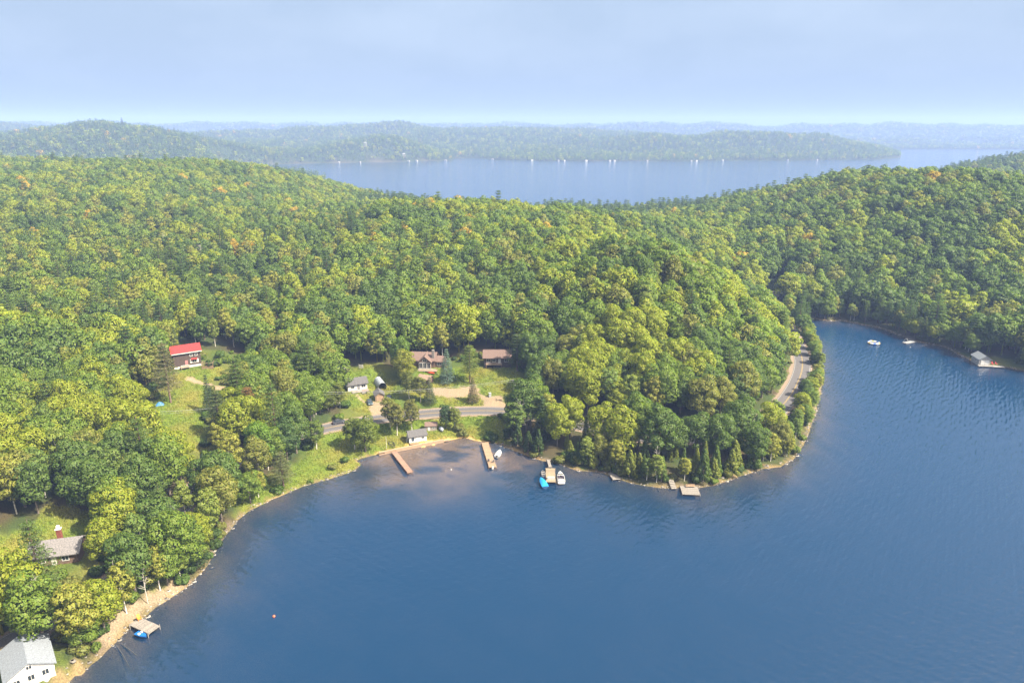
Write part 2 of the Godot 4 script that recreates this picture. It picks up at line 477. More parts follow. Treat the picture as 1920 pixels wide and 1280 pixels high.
func tree_kind(kind: String, detail: int, variant: int) -> Dictionary:   # detail 0 near, 1 middle, 2 far; the crown and the trunk of one tree
	rng.seed = hash(kind) + detail * 7919 + variant * 131
	var crown := Shape.new()
	var trunk := Shape.new()
	var sides: int = [6, 4, 3][detail]
	if kind == "maple":
		var h := rng.randf_range(14.5, 17.5)
		var w := rng.randf_range(4.4, 5.4)
		var lobes := round_lobes(h, w, 0.8, [36, 28, 9][detail], [1.55, 1.65, 2.6][detail])
		leaf_cloud(crown, lobes, [7000, 2000, 90][detail], [0.5, 0.85, 2.6][detail], 0.75, 0.0, Vector3(0, h * 0.45, 0))
		trunk.tube([Vector3(0, -1, 0), Vector3(0, 2, 0), Vector3(0.2, 6, 0.1), Vector3(0.1, 10, 0)], [0.34, 0.26, 0.2, 0.08], sides)
		if detail == 0:
			for k in 6:
				var l: Array = lobes[4 + k * 4]
				trunk.tube([Vector3(0.1, 3.5 + k * 0.9, 0), l[0] * 0.6 + Vector3(0, 2.6, 0), l[0]], [0.13, 0.08, 0.03], 4)
	elif kind == "birch":
		var h := rng.randf_range(12.5, 16.5)
		var w := rng.randf_range(2.7, 3.5)
		var lobes := round_lobes(h, w, 1.2, [34, 20, 7][detail], [0.95, 1.15, 1.7][detail])
		leaf_cloud(crown, lobes, [3800, 1000, 50][detail], [0.46, 0.75, 2.4][detail], 0.7, 0.0, Vector3(0, h * 0.5, 0))
		var lean := rng.randf_range(-0.7, 0.7)
		trunk.tube([Vector3(0, -1, 0), Vector3(0.1, 3, 0), Vector3(lean * 0.5, 7, 0.1), Vector3(lean, h * 0.86, 0)], [0.17, 0.14, 0.1, 0.03], sides)
		if detail == 0:
			for k in 5:
				var l: Array = lobes[5 + k * 5]
				trunk.tube([Vector3(lean * 0.4, 4.5 + k, 0), l[0]], [0.07, 0.02], 4)
	elif kind == "pine":   # plumes on whorled boughs
		var h := rng.randf_range(17, 21)
		var lobes := []
		var whorls: int = [11, 9, 5][detail]
		for k in whorls:
			var t := (k + 0.4) / whorls
			var y := lerpf(4.2, h - 0.8, t)
			var reach := 3.9 * pow(1.0 - t, 0.62) * rng.randf_range(0.8, 1.15) + 0.5
			var boughs: int = [6, 5, 4][detail]
			for j in boughs:
				var w := TAU * (j + rng.randf() * 0.6) / boughs + k * 1.1
				var dir := Vector3(cos(w), 0.0, sin(w))
				var r := reach * rng.randf_range(0.7, 1.1)
				var tip := Vector3(0, y, 0) + dir * r + Vector3(0, 0.12 * r + 0.2, 0)
				lobes.append([tip - dir * r * 0.22, Vector3(0.95, 0.34 if detail == 0 else 0.75, 0.95) * (0.62 + r * 0.13)])
				if detail < 2:
					lobes.append([tip - dir * r * 0.6 - Vector3(0, 0.1, 0), Vector3(0.85, 0.3 if detail == 0 else 0.7, 0.85) * (0.6 + r * 0.1)])
				if detail == 0:
					trunk.tube([Vector3(0, y - 0.2, 0), tip - dir * 0.4], [0.07, 0.02], 3)
		leaf_cloud(crown, lobes, [4800, 1200, 60][detail], [0.42, 0.75, 2.1][detail], 0.45, 0.0, Vector3(0, h * 0.4, 0))
		trunk.tube([Vector3(0, -1, 0), Vector3(0, h * 0.5, 0), Vector3(0.1, h, 0)], [0.3, 0.19, 0.03], sides)
	elif kind == "spruce":   # tiers of drooping boughs on a cone
		var h := rng.randf_range(14, 17)
		var lobes := []
		var tiers: int = [15, 10, 5][detail]
		for k in tiers:
			var t := (k + 0.3) / tiers
			var y := lerpf(1.4, h - 0.3, t)
			var reach := 2.9 * (1.0 - t) + 0.22
			var boughs: int = [8, 6, 4][detail]
			for j in boughs:
				var w := TAU * (j + rng.randf() * 0.5) / boughs + k * 0.7
				var dir := Vector3(cos(w), 0, sin(w))
				var r := reach * rng.randf_range(0.8, 1.08)
				lobes.append([Vector3(0, y - r * 0.22, 0) + dir * r * 0.72, Vector3(0.3 + r * 0.25, 0.26 + r * 0.06, 0.3 + r * 0.25)])
		lobes.append([Vector3(0, h * 0.35, 0), Vector3(1.2, h * 0.3, 1.2)])
		leaf_cloud(crown, lobes, [4200, 1100, 56][detail], [0.4, 0.7, 1.9][detail], 0.45, 0.55, Vector3(0, h * 0.3, 0))
		trunk.tube([Vector3(0, -1, 0), Vector3(0, h * 0.5, 0), Vector3(0, h, 0)], [0.24, 0.14, 0.02], sides)
	else:   # cedar: a dense narrow spire of upright sprays
		var h := rng.randf_range(9.5, 12)
		var lobes := []
		for k in [46, 26, 10][detail]:
			var t: float = pow((k + 0.5) / [46, 26, 10][detail], 0.85)
			var w: float = k * 2.4 + rng.randf()
			var r: float = (1.0 - t) * 1.5 * rng.randf_range(0.75, 1.1) + 0.1
			lobes.append([Vector3(cos(w) * r, lerpf(0.9, h - 0.7, t), sin(w) * r), Vector3(0.42, 0.8, 0.42) * lerpf(1.2, 0.7, t)])
		lobes.append([Vector3(0, h * 0.38, 0), Vector3(0.8, h * 0.33, 0.8)])
		leaf_cloud(crown, lobes, [3000, 480, 40][detail], [0.36, 0.8, 1.8][detail], 0.6, 0.0, Vector3(0, h * 0.25, 0))
		trunk.tube([Vector3(0, -1, 0), Vector3(0, h * 0.5, 0), Vector3(0, h * 0.9, 0)], [0.18, 0.1, 0.02], sides)
	return {"crown": crown, "trunk": trunk}

# leaf colours (linear) and what they are called
var tones := {
	"maple": [[Color(0.151, 0.215, 0.032), "mid green"], [Color(0.247, 0.281, 0.028), "yellow-green"], [Color(0.104, 0.161, 0.037), "dark green"], [Color(0.202, 0.211, 0.047), "olive green"], [Color(0.429, 0.292, 0.039), "golden"]],
	"birch": [[Color(0.202, 0.246, 0.050), "light green"], [Color(0.273, 0.275, 0.051), "pale yellow-green"], [Color(0.150, 0.211, 0.050), "fresh green"]],
	"pine": [[Color(0.124, 0.181, 0.050), "soft green"], [Color(0.088, 0.143, 0.050), "dark green"]],
	"spruce": [[Color(0.065, 0.111, 0.044), "dark green"], [Color(0.111, 0.152, 0.061), "grey-green"]],
	"cedar": [[Color(0.195, 0.222, 0.042), "yellow-green"], [Color(0.104, 0.158, 0.037), "mid green"]],
}
var bark := {"maple": Color(0.16, 0.13, 0.1), "birch": Color(0.62, 0.58, 0.52), "pine": Color(0.17, 0.11, 0.08), "spruce": Color(0.15, 0.12, 0.1), "cedar": Color(0.22, 0.17, 0.13)}
var common := {"maple": "broadleaf tree", "birch": "slender birch", "pine": "tall plumed pine", "spruce": "pointed spruce", "cedar": "narrow cedar"}
var near_kinds := {}
var leaf_mats := {}

func leaf_mat(c: Color) -> StandardMaterial3D:
	var key := c.to_html()
	if not leaf_mats.has(key):
		var m := StandardMaterial3D.new()
		m.resource_name = "leaves"
		m.albedo_color = Color(c.r, c.g, c.b).linear_to_srgb()
		m.vertex_color_use_as_albedo = true
		m.roughness = 0.55
		m.metallic_specular = 0.35
		m.backlight_enabled = true
		m.backlight = Color(0.95, 1.0, 0.5)
		leaf_mats[key] = m
	return leaf_mats[key]

func bark_mat(kind: String) -> StandardMaterial3D:
	var c: Color = bark[kind]
	return paint("bark_" + kind, c.linear_to_srgb(), 0.9, 0.0, 0.35)

var landmarks := [[-125.8, -250.2, "red-roofed cottage"], [-112, -212, "cottage lawn"], [-65.8, -252, "blue-tarped shed"], [-58.6, -240.4, "low white cottage"], [-35.4, -261.2, "gabled house"], [-5.8, -261, "brown house"], [-31.6, -206.9, "white boathouse"], [-7.5, -206, "wide pale jetty"], [11.5, -190, "floating dock"], [31, -186, "small low dock"], [51, -178, "swim platform"], [82, -190, "tip of the point"], [112, -251, "curving shore road"], [137, -318, "head of the inlet"], [175, -345, "trampoline raft"], [196, -318, "inlet dock"], [207, -286, "inlet boathouse"], [235, -309, "hillside cottage"], [-105, -137, "brick chimney house"], [-78, -119, "near bank dock"], [-90, -104, "white lakeside house"], [-68.5, -218, "transformer pole"], [-88, -180, "shore road bend"], [-90, -157, "near bank road"]]

func where_it_grows(x: float, z: float) -> String:   # said by the nearest thing one can find
	var best := 1e9
	var mark: Array
	for l in landmarks:
		var q: float = Vector2(x - l[0], z - l[1]).length()
		if q < best:
			best = q
			mark = l
	var dx: float = x - mark[0]
	var dz: float = z - mark[1]
	var side := ("right of" if dx > 0 else "left of") if absf(dx) > absf(dz) else ("behind" if dz < 0 else "in front of")
	return "%s %s the %s" % ["just" if best < 10 else "a little" if best < 20 else "some way" if best < 35 else "well" if best < 60 else "far" if best < 100 else "very far", side, mark[2]]

func grow(kind: String, variant: int, tone: int, x: float, z: float, size: Vector3, turn: float, label := "", leaf := Color(-1, 0, 0), sunk := 0.0) -> Node3D:
	var key := kind + str(variant)
	if not near_kinds.has(key):
		var k := tree_kind(kind, 0, variant)
		near_kinds[key] = [k.crown.done(), k.trunk.done()]
	var where := where_it_grows(x, z)
	var text: String = label
	var group := ""
	if text == "":
		text = "%s%s %s %s" % ["large " if size.y > 1.06 else "small " if size.y < 0.8 else "", tones[kind][tone][1], common[kind], where]
		group = "%s %s" % [{"maple": "broadleaf trees", "birch": "birches", "pine": "pines", "spruce": "spruces", "cedar": "cedars"}[kind], where]
	var t := thing(kind + "_tree", text, "tree", Vector3(x, ground_y(x, z) - sunk, z), turn, group)
	var crown := put("crown", near_kinds[key][0], leaf_mat(tones[kind][tone][0] if leaf.r < 0.0 else leaf), t)
	var trunk := put("trunk", near_kinds[key][1], bark_mat(kind), t)
	crown.scale = size
	trunk.scale = size
	return t

# branches without leaves
func bare_tree(h: float, spread: float, seed_: int, color: Color, thick := 0.11) -> Shape:
	rng.seed = seed_
	var s := Shape.new()
	s.tint = color
	var top := Vector3(rng.randf_range(-0.6, 0.6), h, rng.randf_range(-0.6, 0.6))
	s.tube([Vector3(0, -0.6, 0), top * 0.5 + Vector3(0.2, 0, 0.1), top], [thick, thick * 0.7, 0.03], 6)
	for k in 12:
		var t := rng.randf_range(0.35, 0.95)
		var w := rng.randf() * TAU
		var dir := Vector3(cos(w), rng.randf_range(0.5, 1.1), sin(w)).normalized()
		var a := top * t
		var b := a + dir * spread * (1.2 - t) * rng.randf_range(0.7, 1.3)
		s.tube([a, (a + b) * 0.5 + Vector3(0, 0.15, 0), b], [thick * 0.42, thick * 0.3, 0.02], 4)
		for j in 3:
			var c := a.lerp(b, rng.randf_range(0.4, 0.9))
			s.tube([c, c + (dir + Vector3(rng.randfn(), rng.randf(), rng.randfn()) * 0.7).normalized() * spread * 0.35], [thick * 0.2, 0.015], 3)
	return s

# which tree a spot carries: [kind, tone]
func species(x: float, z: float, d: float) -> Array:
	var a := noise_b.get_noise_2d(x * 0.9, z * 0.9)
	var b := noise_b.get_noise_2d(x * 0.35 + 900.0, z * 0.35)
	var r := rng.randf()
	var conifer := 0.05
	var birch := 0.10
	var cedar := 0.0
	if z < -650 and z > -900 and x > -150 and x < 330:
		conifer = 0.65                      # dark firs on the low neck by the lake behind
	elif z < -950:
		conifer = 0.72
	elif x < -90 and z < -250 and z > -520:
		birch = 0.5 if b > -0.25 else 0.3
		conifer = 0.16
	elif x > 150:
		conifer = 0.28 if d < 40 else 0.1
	elif d < 7 and x > 0 and z > -240:
		cedar = 0.75
	elif d < 18 and x > 0 and z > -240:
		cedar = 0.3
	elif x < -60 and z > -190:
		birch = 0.3
		conifer = 0.07
	if r < cedar:
		return ["cedar", 0 if rng.randf() < 0.6 else 1]
	r = rng.randf()
	if r < conifer:
		return ["pine", 0 if rng.randf() < 0.5 else 1] if rng.randf() < 0.5 else ["spruce", 0 if rng.randf() < 0.7 else 1]
	if r < conifer + birch:
		return ["birch", rng.randi() % 3]
	var t := 0.2 + rng.randf() * 0.6 + a * 0.9 - (0.12 if x > 150 else 0.0)
	return ["maple", 4 if rng.randf() < 0.009 and z < -330.0 else 1 if t > 0.66 else 0 if t > 0.38 else 3 if t > 0.31 else 2]

func plant_forest() -> void:
	var spots := []
	rng.seed = 4242
	var cell := 5.4
	for j in 185:
		for i in 262:
			var x := -680.0 + (i + rng.randf_range(0.05, 0.95)) * cell
			var z := -1060.0 + (j + rng.randf_range(0.05, 0.95)) * cell
			if absf(x) > -z * 0.86 + 40.0 or rng.randf() < 0.06:
				continue
			var d := water_off(x, z)
			if d < 1.6 or within(kept_clear, Vector2(x, z)):
				continue
			if z > -420 and near_road(Vector2(x, z)).x < (3.8 if x < -60.0 else 6.2):
				continue
			var s := species(x, z, d)
			var big := rng.randf_range(0.78, 1.18)
			if d < 8.0 and not (x < -60.0 and z > -178.0):
				big *= 0.72
			if x < -90 and z < -250 and z > -520:
				big *= 0.86
			elif z < -270.0:
				big *= 1.03
			spots.append([Vector2(x, z + 0.0).length(), s[0], s[1], x, z, big * rng.randf_range(0.9, 1.12), big, rng.randf() * TAU, rng.randi() % 4])
	spots.sort_custom(func(p, q): return p[0] < q[0])
	var singles := {}
	var rest := {}
	for s in spots:
		var n: int = singles.get(s[1], 0)
		if n < 235 and s[0] < 460.0 and absf(s[3]) < -s[4] * 0.82 + 6.0:
			singles[s[1]] = n + 1
			grow(s[1], s[8], s[2], s[3], s[4], Vector3(s[5], s[6], s[5]), s[7])
		else:
			var key := "%s%d" % [s[1], s[8]]
			if not rest.has(key):
				rest[key] = []
			rest[key].append(s)
	# trees of the far hills
	rng.seed = 99
	var away := {}
	for band in [[-3450.0, -1150.0, 10.5], [-5000.0, -3450.0, 21.0]]:
		var step: float = band[2]
		var z: float = band[0]
		while z < band[1]:
			z += step
			var x := z * 0.86
			while x < -z * 0.86:
				x += step
				var px := x + rng.randf_range(-0.45, 0.45) * step
				var pz := z + rng.randf_range(-0.45, 0.45) * step
				var d := water_off(px, pz)
				if d < 3.0 or rng.randf() < 0.05:
					continue
				var s := species(px, pz, d)
				var key := "%s%d" % [s[0], rng.randi() % 2]
				if not away.has(key):
					away[key] = []
				var big := rng.randf_range(0.8, 1.25) * (1.0 if step < 15.0 else 1.7)
				away[key].append([0, s[0], s[1], px, pz, big * 1.1, big * (1.0 if step < 15.0 else 0.7), rng.randf() * TAU, 0])
	var wood := Node3D.new()
	wood.name = "forest"
	wood.set_meta("kind", "stuff")
	wood.set_meta("label", "dense mixed forest covering the hills behind the bay")
	wood.set_meta("category", "forest")
	add_child(wood)
	scatter(wood, rest, 1)
	var far_wood := Node3D.new()
	far_wood.name = "distant_forest"
	far_wood.set_meta("kind", "stuff")
	far_wood.set_meta("label", "hazy forest on the hills beyond the second lake")
	far_wood.set_meta("category", "forest")
	add_child(far_wood)
	scatter(far_wood, away, 2)

func scatter(wood: Node3D, lists: Dictionary, detail: int) -> void:
	for key in lists:
		var list: Array = lists[key]
		var kind: String = list[0][1]
		var k := tree_kind(kind, detail, int(key.right(1)))
		var s: Shape = k.crown
		if detail == 1:   # the trunk joins the crown; its colour is undone by the leaf tone
			var t: Shape = k.trunk
			var c: Color = bark[kind]
			var base := s.v.size()
			s.v.append_array(t.v)
			s.n.append_array(t.n)
			for q in t.v.size():
				s.c.append(Color(1, minf(1.0, c.g / c.r), minf(1.0, c.b / c.r)))
			for q in t.i:
				s.i.append(q + base)
		var mm := MultiMesh.new()
		mm.transform_format = MultiMesh.TRANSFORM_3D
		mm.use_colors = true
		mm.mesh = s.done()
		mm.instance_count = list.size()
		for n in list.size():
			var e: Array = list[n]
			var p := Vector3(e[3], ground_y(e[3], e[4]) - 0.3, e[4])
			mm.set_instance_transform(n, Transform3D(Basis(Vector3.UP, e[7]).scaled(Vector3(e[5], e[6], e[5])), p))
			var c: Color = tones[kind][e[2]][0]
			mm.set_instance_color(n, c * rng.randf_range(0.9, 1.1))
		var o := MultiMeshInstance3D.new()
		o.name = {"maple": "broadleaf", "birch": "birch", "pine": "pine", "spruce": "spruce", "cedar": "cedar"}[kind] + "_canopy"
		o.multimesh = mm
		o.material_override = leaf_mat(Color.WHITE)
		o.set_meta("kind", "stuff")
		wood.add_child(o, true)

# ---------------------------------------------------------------- the shore road
func smooth_road(step: float) -> PackedVector3Array:
	var c := Curve3D.new()
	for k in road.size():
		var a := road[maxi(k - 1, 0)]
		var b := road[mini(k + 1, road.size() - 1)]
		c.add_point(road[k], (a - b) / 6.0, (b - a) / 6.0)
	var out := PackedVector3Array()
	var n := int(c.get_baked_length() / step)
	for k in n + 1:
		out.append(c.sample_baked(c.get_baked_length() * k / n))
	return out

func ribbon(path: PackedVector3Array, from: float, to: float, lift: float, wobble := 0.0) -> ArrayMesh:
	var rows := []
	for k in path.size():
		var t := path[mini(k + 1, path.size() - 1)] - path[maxi(k - 1, 0)]
		var side := Vector3(-t.z, 0, t.x).normalized()
		var w := noise_b.get_noise_1d(k * 14.0) * wobble
		var row := []
		for j in 3:
			var p := path[k] + side * (lerpf(from, to, j / 2.0) + w * (j - 1))
			p.y = near_road(Vector2(path[k].x, path[k].z)).y + lift
			row.append(p)
		rows.append(row)
	return Shape.new().sheet(rows).done()

func build_road() -> void:
	var path := smooth_road(2.0)
	var asphalt := paint("asphalt", lin(0.085, 0.08, 0.083), 0.9, 0.0, 0.3)
	setting("road_shoulder", ribbon(path, -4.6, 4.6, 0.05, 0.9), paint("gravel", lin(0.22, 0.165, 0.116), 0.95, 0.0, 0.35))
	setting("road", ribbon(path, -3.3, 3.3, 0.09), asphalt)
	var yellow := paint("road_yellow", lin(0.303, 0.209, 0.044), 0.8, 0.0, 0.25)
	var white := paint("road_white", lin(0.33, 0.33, 0.319), 0.8, 0.0, 0.3)
	for line in [[-0.2, -0.08, yellow], [0.08, 0.2, yellow], [-3.05, -2.93, white], [2.93, 3.05, white]]:
		setting("road_marking", ribbon(path, line[0], line[1], 0.1), line[2])

# ---------------------------------------------------------------- buildings
# walls of a house with gables at its two ends; x runs along the ridge, the front looks along +z
func gable_walls(w: float, d: float, h: float, rise: float) -> Shape:
	var s := Shape.new()
	var x := w / 2
	var z := d / 2
	s.quad(Vector3(-x, -0.6, z), Vector3(x, -0.6, z), Vector3(x, h, z), Vector3(-x, h, z))
	s.quad(Vector3(x, -0.6, -z), Vector3(-x, -0.6, -z), Vector3(-x, h, -z), Vector3(x, h, -z))
	for e in [-x, x]:
		s.quad(Vector3(e, -0.6, -z), Vector3(e, -0.6, z), Vector3(e, h, z), Vector3(e, h, -z))
		s.tri(Vector3(e, h, -z), Vector3(e, h, z), Vector3(e, h + rise, 0))
	s.quad(Vector3(-x, h, -z), Vector3(x, h, -z), Vector3(x, h, z), Vector3(-x, h, z))
	return s

func gable_roof(w: float, d: float, h: float, rise: float, over := 0.5, thick := 0.2) -> Shape:
	var s := Shape.new()
	var x := w / 2 + over
	var slope := rise / (d / 2)
	var z := d / 2 + over
	var low := h - over * slope + 0.05
	var top := h + rise + 0.05
	for e in [1.0, -1.0]:
		var p := [Vector3(-x, low, z * e), Vector3(x, low, z * e), Vector3(x, top, 0), Vector3(-x, top, 0)]
		var up := Vector3(0, thick, 0)
		s.quad(p[0] + up, p[1] + up, p[2] + up, p[3] + up)
		s.quad(p[3], p[2], p[1], p[0])
		s.quad(p[0], p[1], p[1] + up, p[0] + up)
		s.quad(p[1], p[2], p[2] + up, p[1] + up)
		s.quad(p[3], p[0], p[0] + up, p[3] + up)
	return s

func roof_ribs(w: float, d: float, h: float, rise: float, over: float, gap: float) -> Shape:
	var s := Shape.new()
	var slope := rise / (d / 2)
	var n := int((w + 2 * over) / gap)
	for k in n + 1:
		var x := -w / 2 - over + k * gap
		for e in [1.0, -1.0]:
			s.tube([Vector3(x, h - over * slope + 0.26, (d / 2 + over) * e), Vector3(x, h + rise + 0.26, 0.02 * e)], [0.03, 0.03], 4)
	s.tube([Vector3(-w / 2 - over, h + rise + 0.27, 0), Vector3(w / 2 + over, h + rise + 0.27, 0)], [0.1, 0.1], 6)
	return s

# a window: its frame is the part, its pane the sub-part; yaw 0 looks along +z
func window(parent: Node, at: Vector3, w: float, h: float, yaw: float, frame: Material, called := "window", bars := 1) -> void:
	var b := Basis(Vector3.UP, yaw)
	var s := Shape.new()
	var out := b * Vector3(0, 0, 0.05)
	for e in [-1.0, 1.0]:
		s.box(at + out + b * Vector3(e * w / 2, 0, 0), Vector3(0.12, h + 0.12, 0.1), b)
		s.box(at + out + b * Vector3(0, e * h / 2, 0), Vector3(w - 0.12, 0.12, 0.1), b)
	for k in bars:
		s.box(at + out + b * Vector3(w * ((k + 1.0) / (bars + 1) - 0.5), 0, 0), Vector3(0.06, h - 0.12, 0.08), b)
	var f := put(called, s.done(), frame, parent)
	put("pane", Shape.new().box(at + b * Vector3(0, 0, 0.03), Vector3(w - 0.1, h - 0.1, 0.03), b).done(), glass(), f)

func glass() -> StandardMaterial3D:
	return paint("window_glass", lin(0.02, 0.026, 0.032), 0.08)

func door(parent: Node, at: Vector3, w: float, h: float, yaw: float, mat: Material) -> void:
	var b := Basis(Vector3.UP, yaw)
	var d := put("door", Shape.new().soft_box(at + Vector3(0, h / 2, 0) + b * Vector3(0, 0, 0.05), Vector3(w, h, 0.1), 0.02, b).done(), mat, parent)
	put("handle", Shape.new().box(at + Vector3(0, h * 0.48, 0) + b * Vector3(w * 0.38, 0, 0.13), Vector3(0.06, 0.14, 0.06), b).done(), paint("steel", lin(0.275, 0.275, 0.275), 0.4, 0.8), d)

func railing(parent: Node, from: Vector3, to: Vector3, h: float, mat: Material) -> void:
	var s := Shape.new()
	s.tube([from + Vector3(0, h, 0), to + Vector3(0, h, 0)], [0.07, 0.07], 4)
	s.tube([from + Vector3(0, 0.15, 0), to + Vector3(0, 0.15, 0)], [0.05, 0.05], 4)
	var n := maxi(2, int(from.distance_to(to) / 0.5))
	for k in n + 1:
		var p := from.lerp(to, float(k) / n)
		s.tube([p, p + Vector3(0, h, 0)], [0.04, 0.04], 4)
	put("railing", s.done(), mat, parent)

func deck(parent: Node, at: Vector3, w: float, d: float, mat: Material, legs := 0.0) -> void:
	var s := Shape.new()
	var n := int(d / 0.3)
	for k in n:
		s.box(at + Vector3(0, 0, -d / 2 + (k + 0.5) * d / n), Vector3(w, 0.09, d / n - 0.03))
	put("deck", s.done(), mat, parent).set_meta("kind", "stuff")
	if legs > 0.0:
		for e in [[-1, -1], [1, -1], [-1, 1], [1, 1]]:
			put("post", Shape.new().box(at + Vector3(e[0] * (w / 2 - 0.15), -legs / 2 - 0.05, e[1] * (d / 2 - 0.15)), Vector3(0.18, legs, 0.18)).done(), mat, parent)

func build_houses() -> void:
	var white := paint("white_paint", lin(0.5, 0.49, 0.47), 0.7, 0.0, 0.12)
	var brown_wall := paint("dark_log", lin(0.075, 0.05, 0.038), 0.85, 0.0, 0.4)
	var lumber := paint("lumber", lin(0.231, 0.154, 0.0825), 0.85, 0.0, 0.3)
	var grey_roof := paint("grey_shingle", lin(0.0868, 0.0837, 0.0868), 0.9, 0.0, 0.35)
	var brown_roof := paint("brown_roof", lin(0.124, 0.0775, 0.062), 0.8, 0.0, 0.25)
	var concrete := paint("concrete", lin(0.22, 0.209, 0.193), 0.9, 0.0, 0.2)
	# the red-roofed cottage
	var t := thing("cottage", "two-storey dark log cottage with bright red metal roof", "house", Vector3(-125.8, 12.0, -250.2), deg_to_rad(31))
	put("wall", gable_walls(9.6, 6.2, 6.3, 1.7).done(), brown_wall, t)
	var red := paint("red_metal", lin(0.286, 0.0154, 0.0121), 0.5, 0.0, 0.15)
	var roof := put("roof", gable_roof(9.6, 6.2, 6.3, 1.7, 0.6).done(), red, t)
	put("seam", roof_ribs(9.6, 6.2, 6.3, 1.7, 0.6, 0.6).done(), red, roof).set_meta("kind", "stuff")
	put("eave_board", Shape.new().box(Vector3(0, 6.0, 3.74), Vector3(10.8, 0.3, 0.06)).done(), white, roof)
	put("foundation", Shape.new().box(Vector3(0, 0.2, 0), Vector3(9.75, 1.2, 6.35)).done(), white, t)
	for x in [1.5, 3.3]:
		window(t, Vector3(x, 4.75, 3.1), 0.9, 1.0, 0, white)
	window(t, Vector3(2.4, 2.3, 3.1), 1.6, 1.3, 0, white)
	for x in [1.15, 3.65]:
		put("shutter", Shape.new().box(Vector3(x, 2.3, 3.15), Vector3(0.5, 1.5, 0.08)).done(), white, t)
	put("awning", Shape.new().box(Vector3(2.4, 3.25, 3.45), Vector3(2.2, 0.06, 0.75), Basis(Vector3.RIGHT, 0.5)).done(), red, t)
	door(t, Vector3(-0.4, 0.8, 3.1), 1.0, 2.1, 0, paint("pink_door", lin(0.248, 0.11, 0.11), 0.7))
	deck(t, Vector3(-1.2, 0.75, 4.3), 3.2, 2.2, lumber, 0.9)
	railing(t, Vector3(-2.7, 0.8, 5.35), Vector3(0.3, 0.8, 5.35), 0.9, white)
	put("lamp", Shape.new().soft_box(Vector3(4.95, 5.8, 3.4), Vector3(0.35, 0.45, 0.35), 0.08).done(), white, t)
	# open lumber frame beside it
	t = thing("lumber_frame", "open frame of pale new lumber on the red-roofed cottage lawn", "frame", Vector3(-116.3, ground_y(-116.3, -247) - 0.05, -247), deg_to_rad(12))
	for e in [[-2, -1], [0, -1], [2, -1], [-2, 1], [0, 1], [2, 1]]:
		put("post", Shape.new().box(Vector3(e[0], 1.1, e[1] * 1.1), Vector3(0.16, 2.2, 0.16)).done(), lumber, t)
	for e in [-1.1, 1.1]:
		put("beam", Shape.new().box(Vector3(0, 2.25, e), Vector3(4.5, 0.2, 0.14)).done(), lumber, t)
		put("rail", Shape.new().box(Vector3(0, 1.25, e * 1.1), Vector3(4.2, 0.16, 0.08)).done(), lumber, t)
	for k in 5:
		put("board", Shape.new().box(Vector3(-1.6 + k * 0.8, 0.55, 1.22), Vector3(0.72, 1.0, 0.05)).done(), lumber, t)
	for e in [-2.0, 0.0, 2.0]:
		put("crossbeam", Shape.new().box(Vector3(e, 2.42, 0), Vector3(0.12, 0.14, 2.6)).done(), lumber, t)
	# shed under a blue tarp
	t = thing("tarp_shed", "small grey-pink shed with a blue tarpaulin over its roof", "shed", Vector3(-65.8, 8.4, -252.0), deg_to_rad(-6))
	put("wall", gable_walls(3.0, 3.0, 2.1, 0.7).done(), paint("faded_wall", lin(0.187, 0.149, 0.138), 0.9, 0.0, 0.3), t)
	put("roof", gable_roof(3.0, 3.0, 2.1, 0.7, 0.3).done(), white, t)
	var sheet := []
	for j in 7:
		var row := []
		for i in 9:
			var x := -2.6 + i * 0.5
			row.append(Vector3(x, 3.28 - absf(j - 3.0) * 0.24 + (0.12 * sin(i * 1.9 + j)) - maxf(0.0, -x - 1.6) * 0.5, -1.3 + j * 0.46))
		sheet.append(row)
	put("tarpaulin", Shape.new().sheet(sheet).done(), paint("blue_tarp", lin(0.011, 0.105, 0.264), 0.5), t)
	door(t, Vector3(-0.9, 0.05, 1.5), 0.9, 1.8, 0, paint("dark_door", lin(0.05, 0.05, 0.06), 0.7))
	# white lattice panel
	t = thing("lattice_panel", "white lattice screen standing at the dark wood edge", "screen", Vector3(-59.6, ground_y(-59.6, -254.5), -254.5), deg_to_rad(-14))
	for e in [-0.85, 0.85]:
		put("post", Shape.new().box(Vector3(e, 0.9, 0), Vector3(0.12, 1.9, 0.12)).done(), white, t)
	for k in 5:
		put("slat", Shape.new().box(Vector3(0, 0.45 + k * 0.3, 0.04), Vector3(1.65, 0.14, 0.04)).done(), white, t)
		put("slat", Shape.new().box(Vector3(-0.68 + k * 0.34, 1.05, 0.09), Vector3(0.12, 1.35, 0.04)).done(), white, t)
	# white cottage with its porch
	t = thing("white_cottage", "low white cottage with grey shingle roof and cluttered front deck", "house", Vector3(-58.6, 6.4, -240.4), deg_to_rad(24))
	put("wall", gable_walls(7.2, 5.6, 2.5, 1.5).done(), white, t)
	put("roof", gable_roof(7.2, 5.6, 2.5, 1.5, 0.5).done(), grey_roof, t)
	window(t, Vector3(-1.8, 1.5, 2.8), 1.3, 1.1, 0, white)
	window(t, Vector3(2.2, 1.5, 2.8), 1.6, 1.1, 0, white)
	window(t, Vector3(3.6, 1.5, 0.4), 1.2, 1.1, PI / 2, white)
	door(t, Vector3(0.4, 0.2, 2.8), 0.9, 2.0, 0, paint("grey_door", lin(0.124, 0.124, 0.136), 0.7))
	deck(t, Vector3(0.6, 0.2, 4.2), 6.2, 2.7, paint("worn_deck", lin(0.22, 0.176, 0.154), 0.9, 0.0, 0.3), 0.8)
	railing(t, Vector3(-2.4, 0.24, 5.5), Vector3(0.8, 0.24, 5.5), 0.9, white)
	put("step", Shape.new().box(Vector3(1.6, -0.1, 5.85), Vector3(1.4, 0.2, 0.5)).done(), concrete, t)
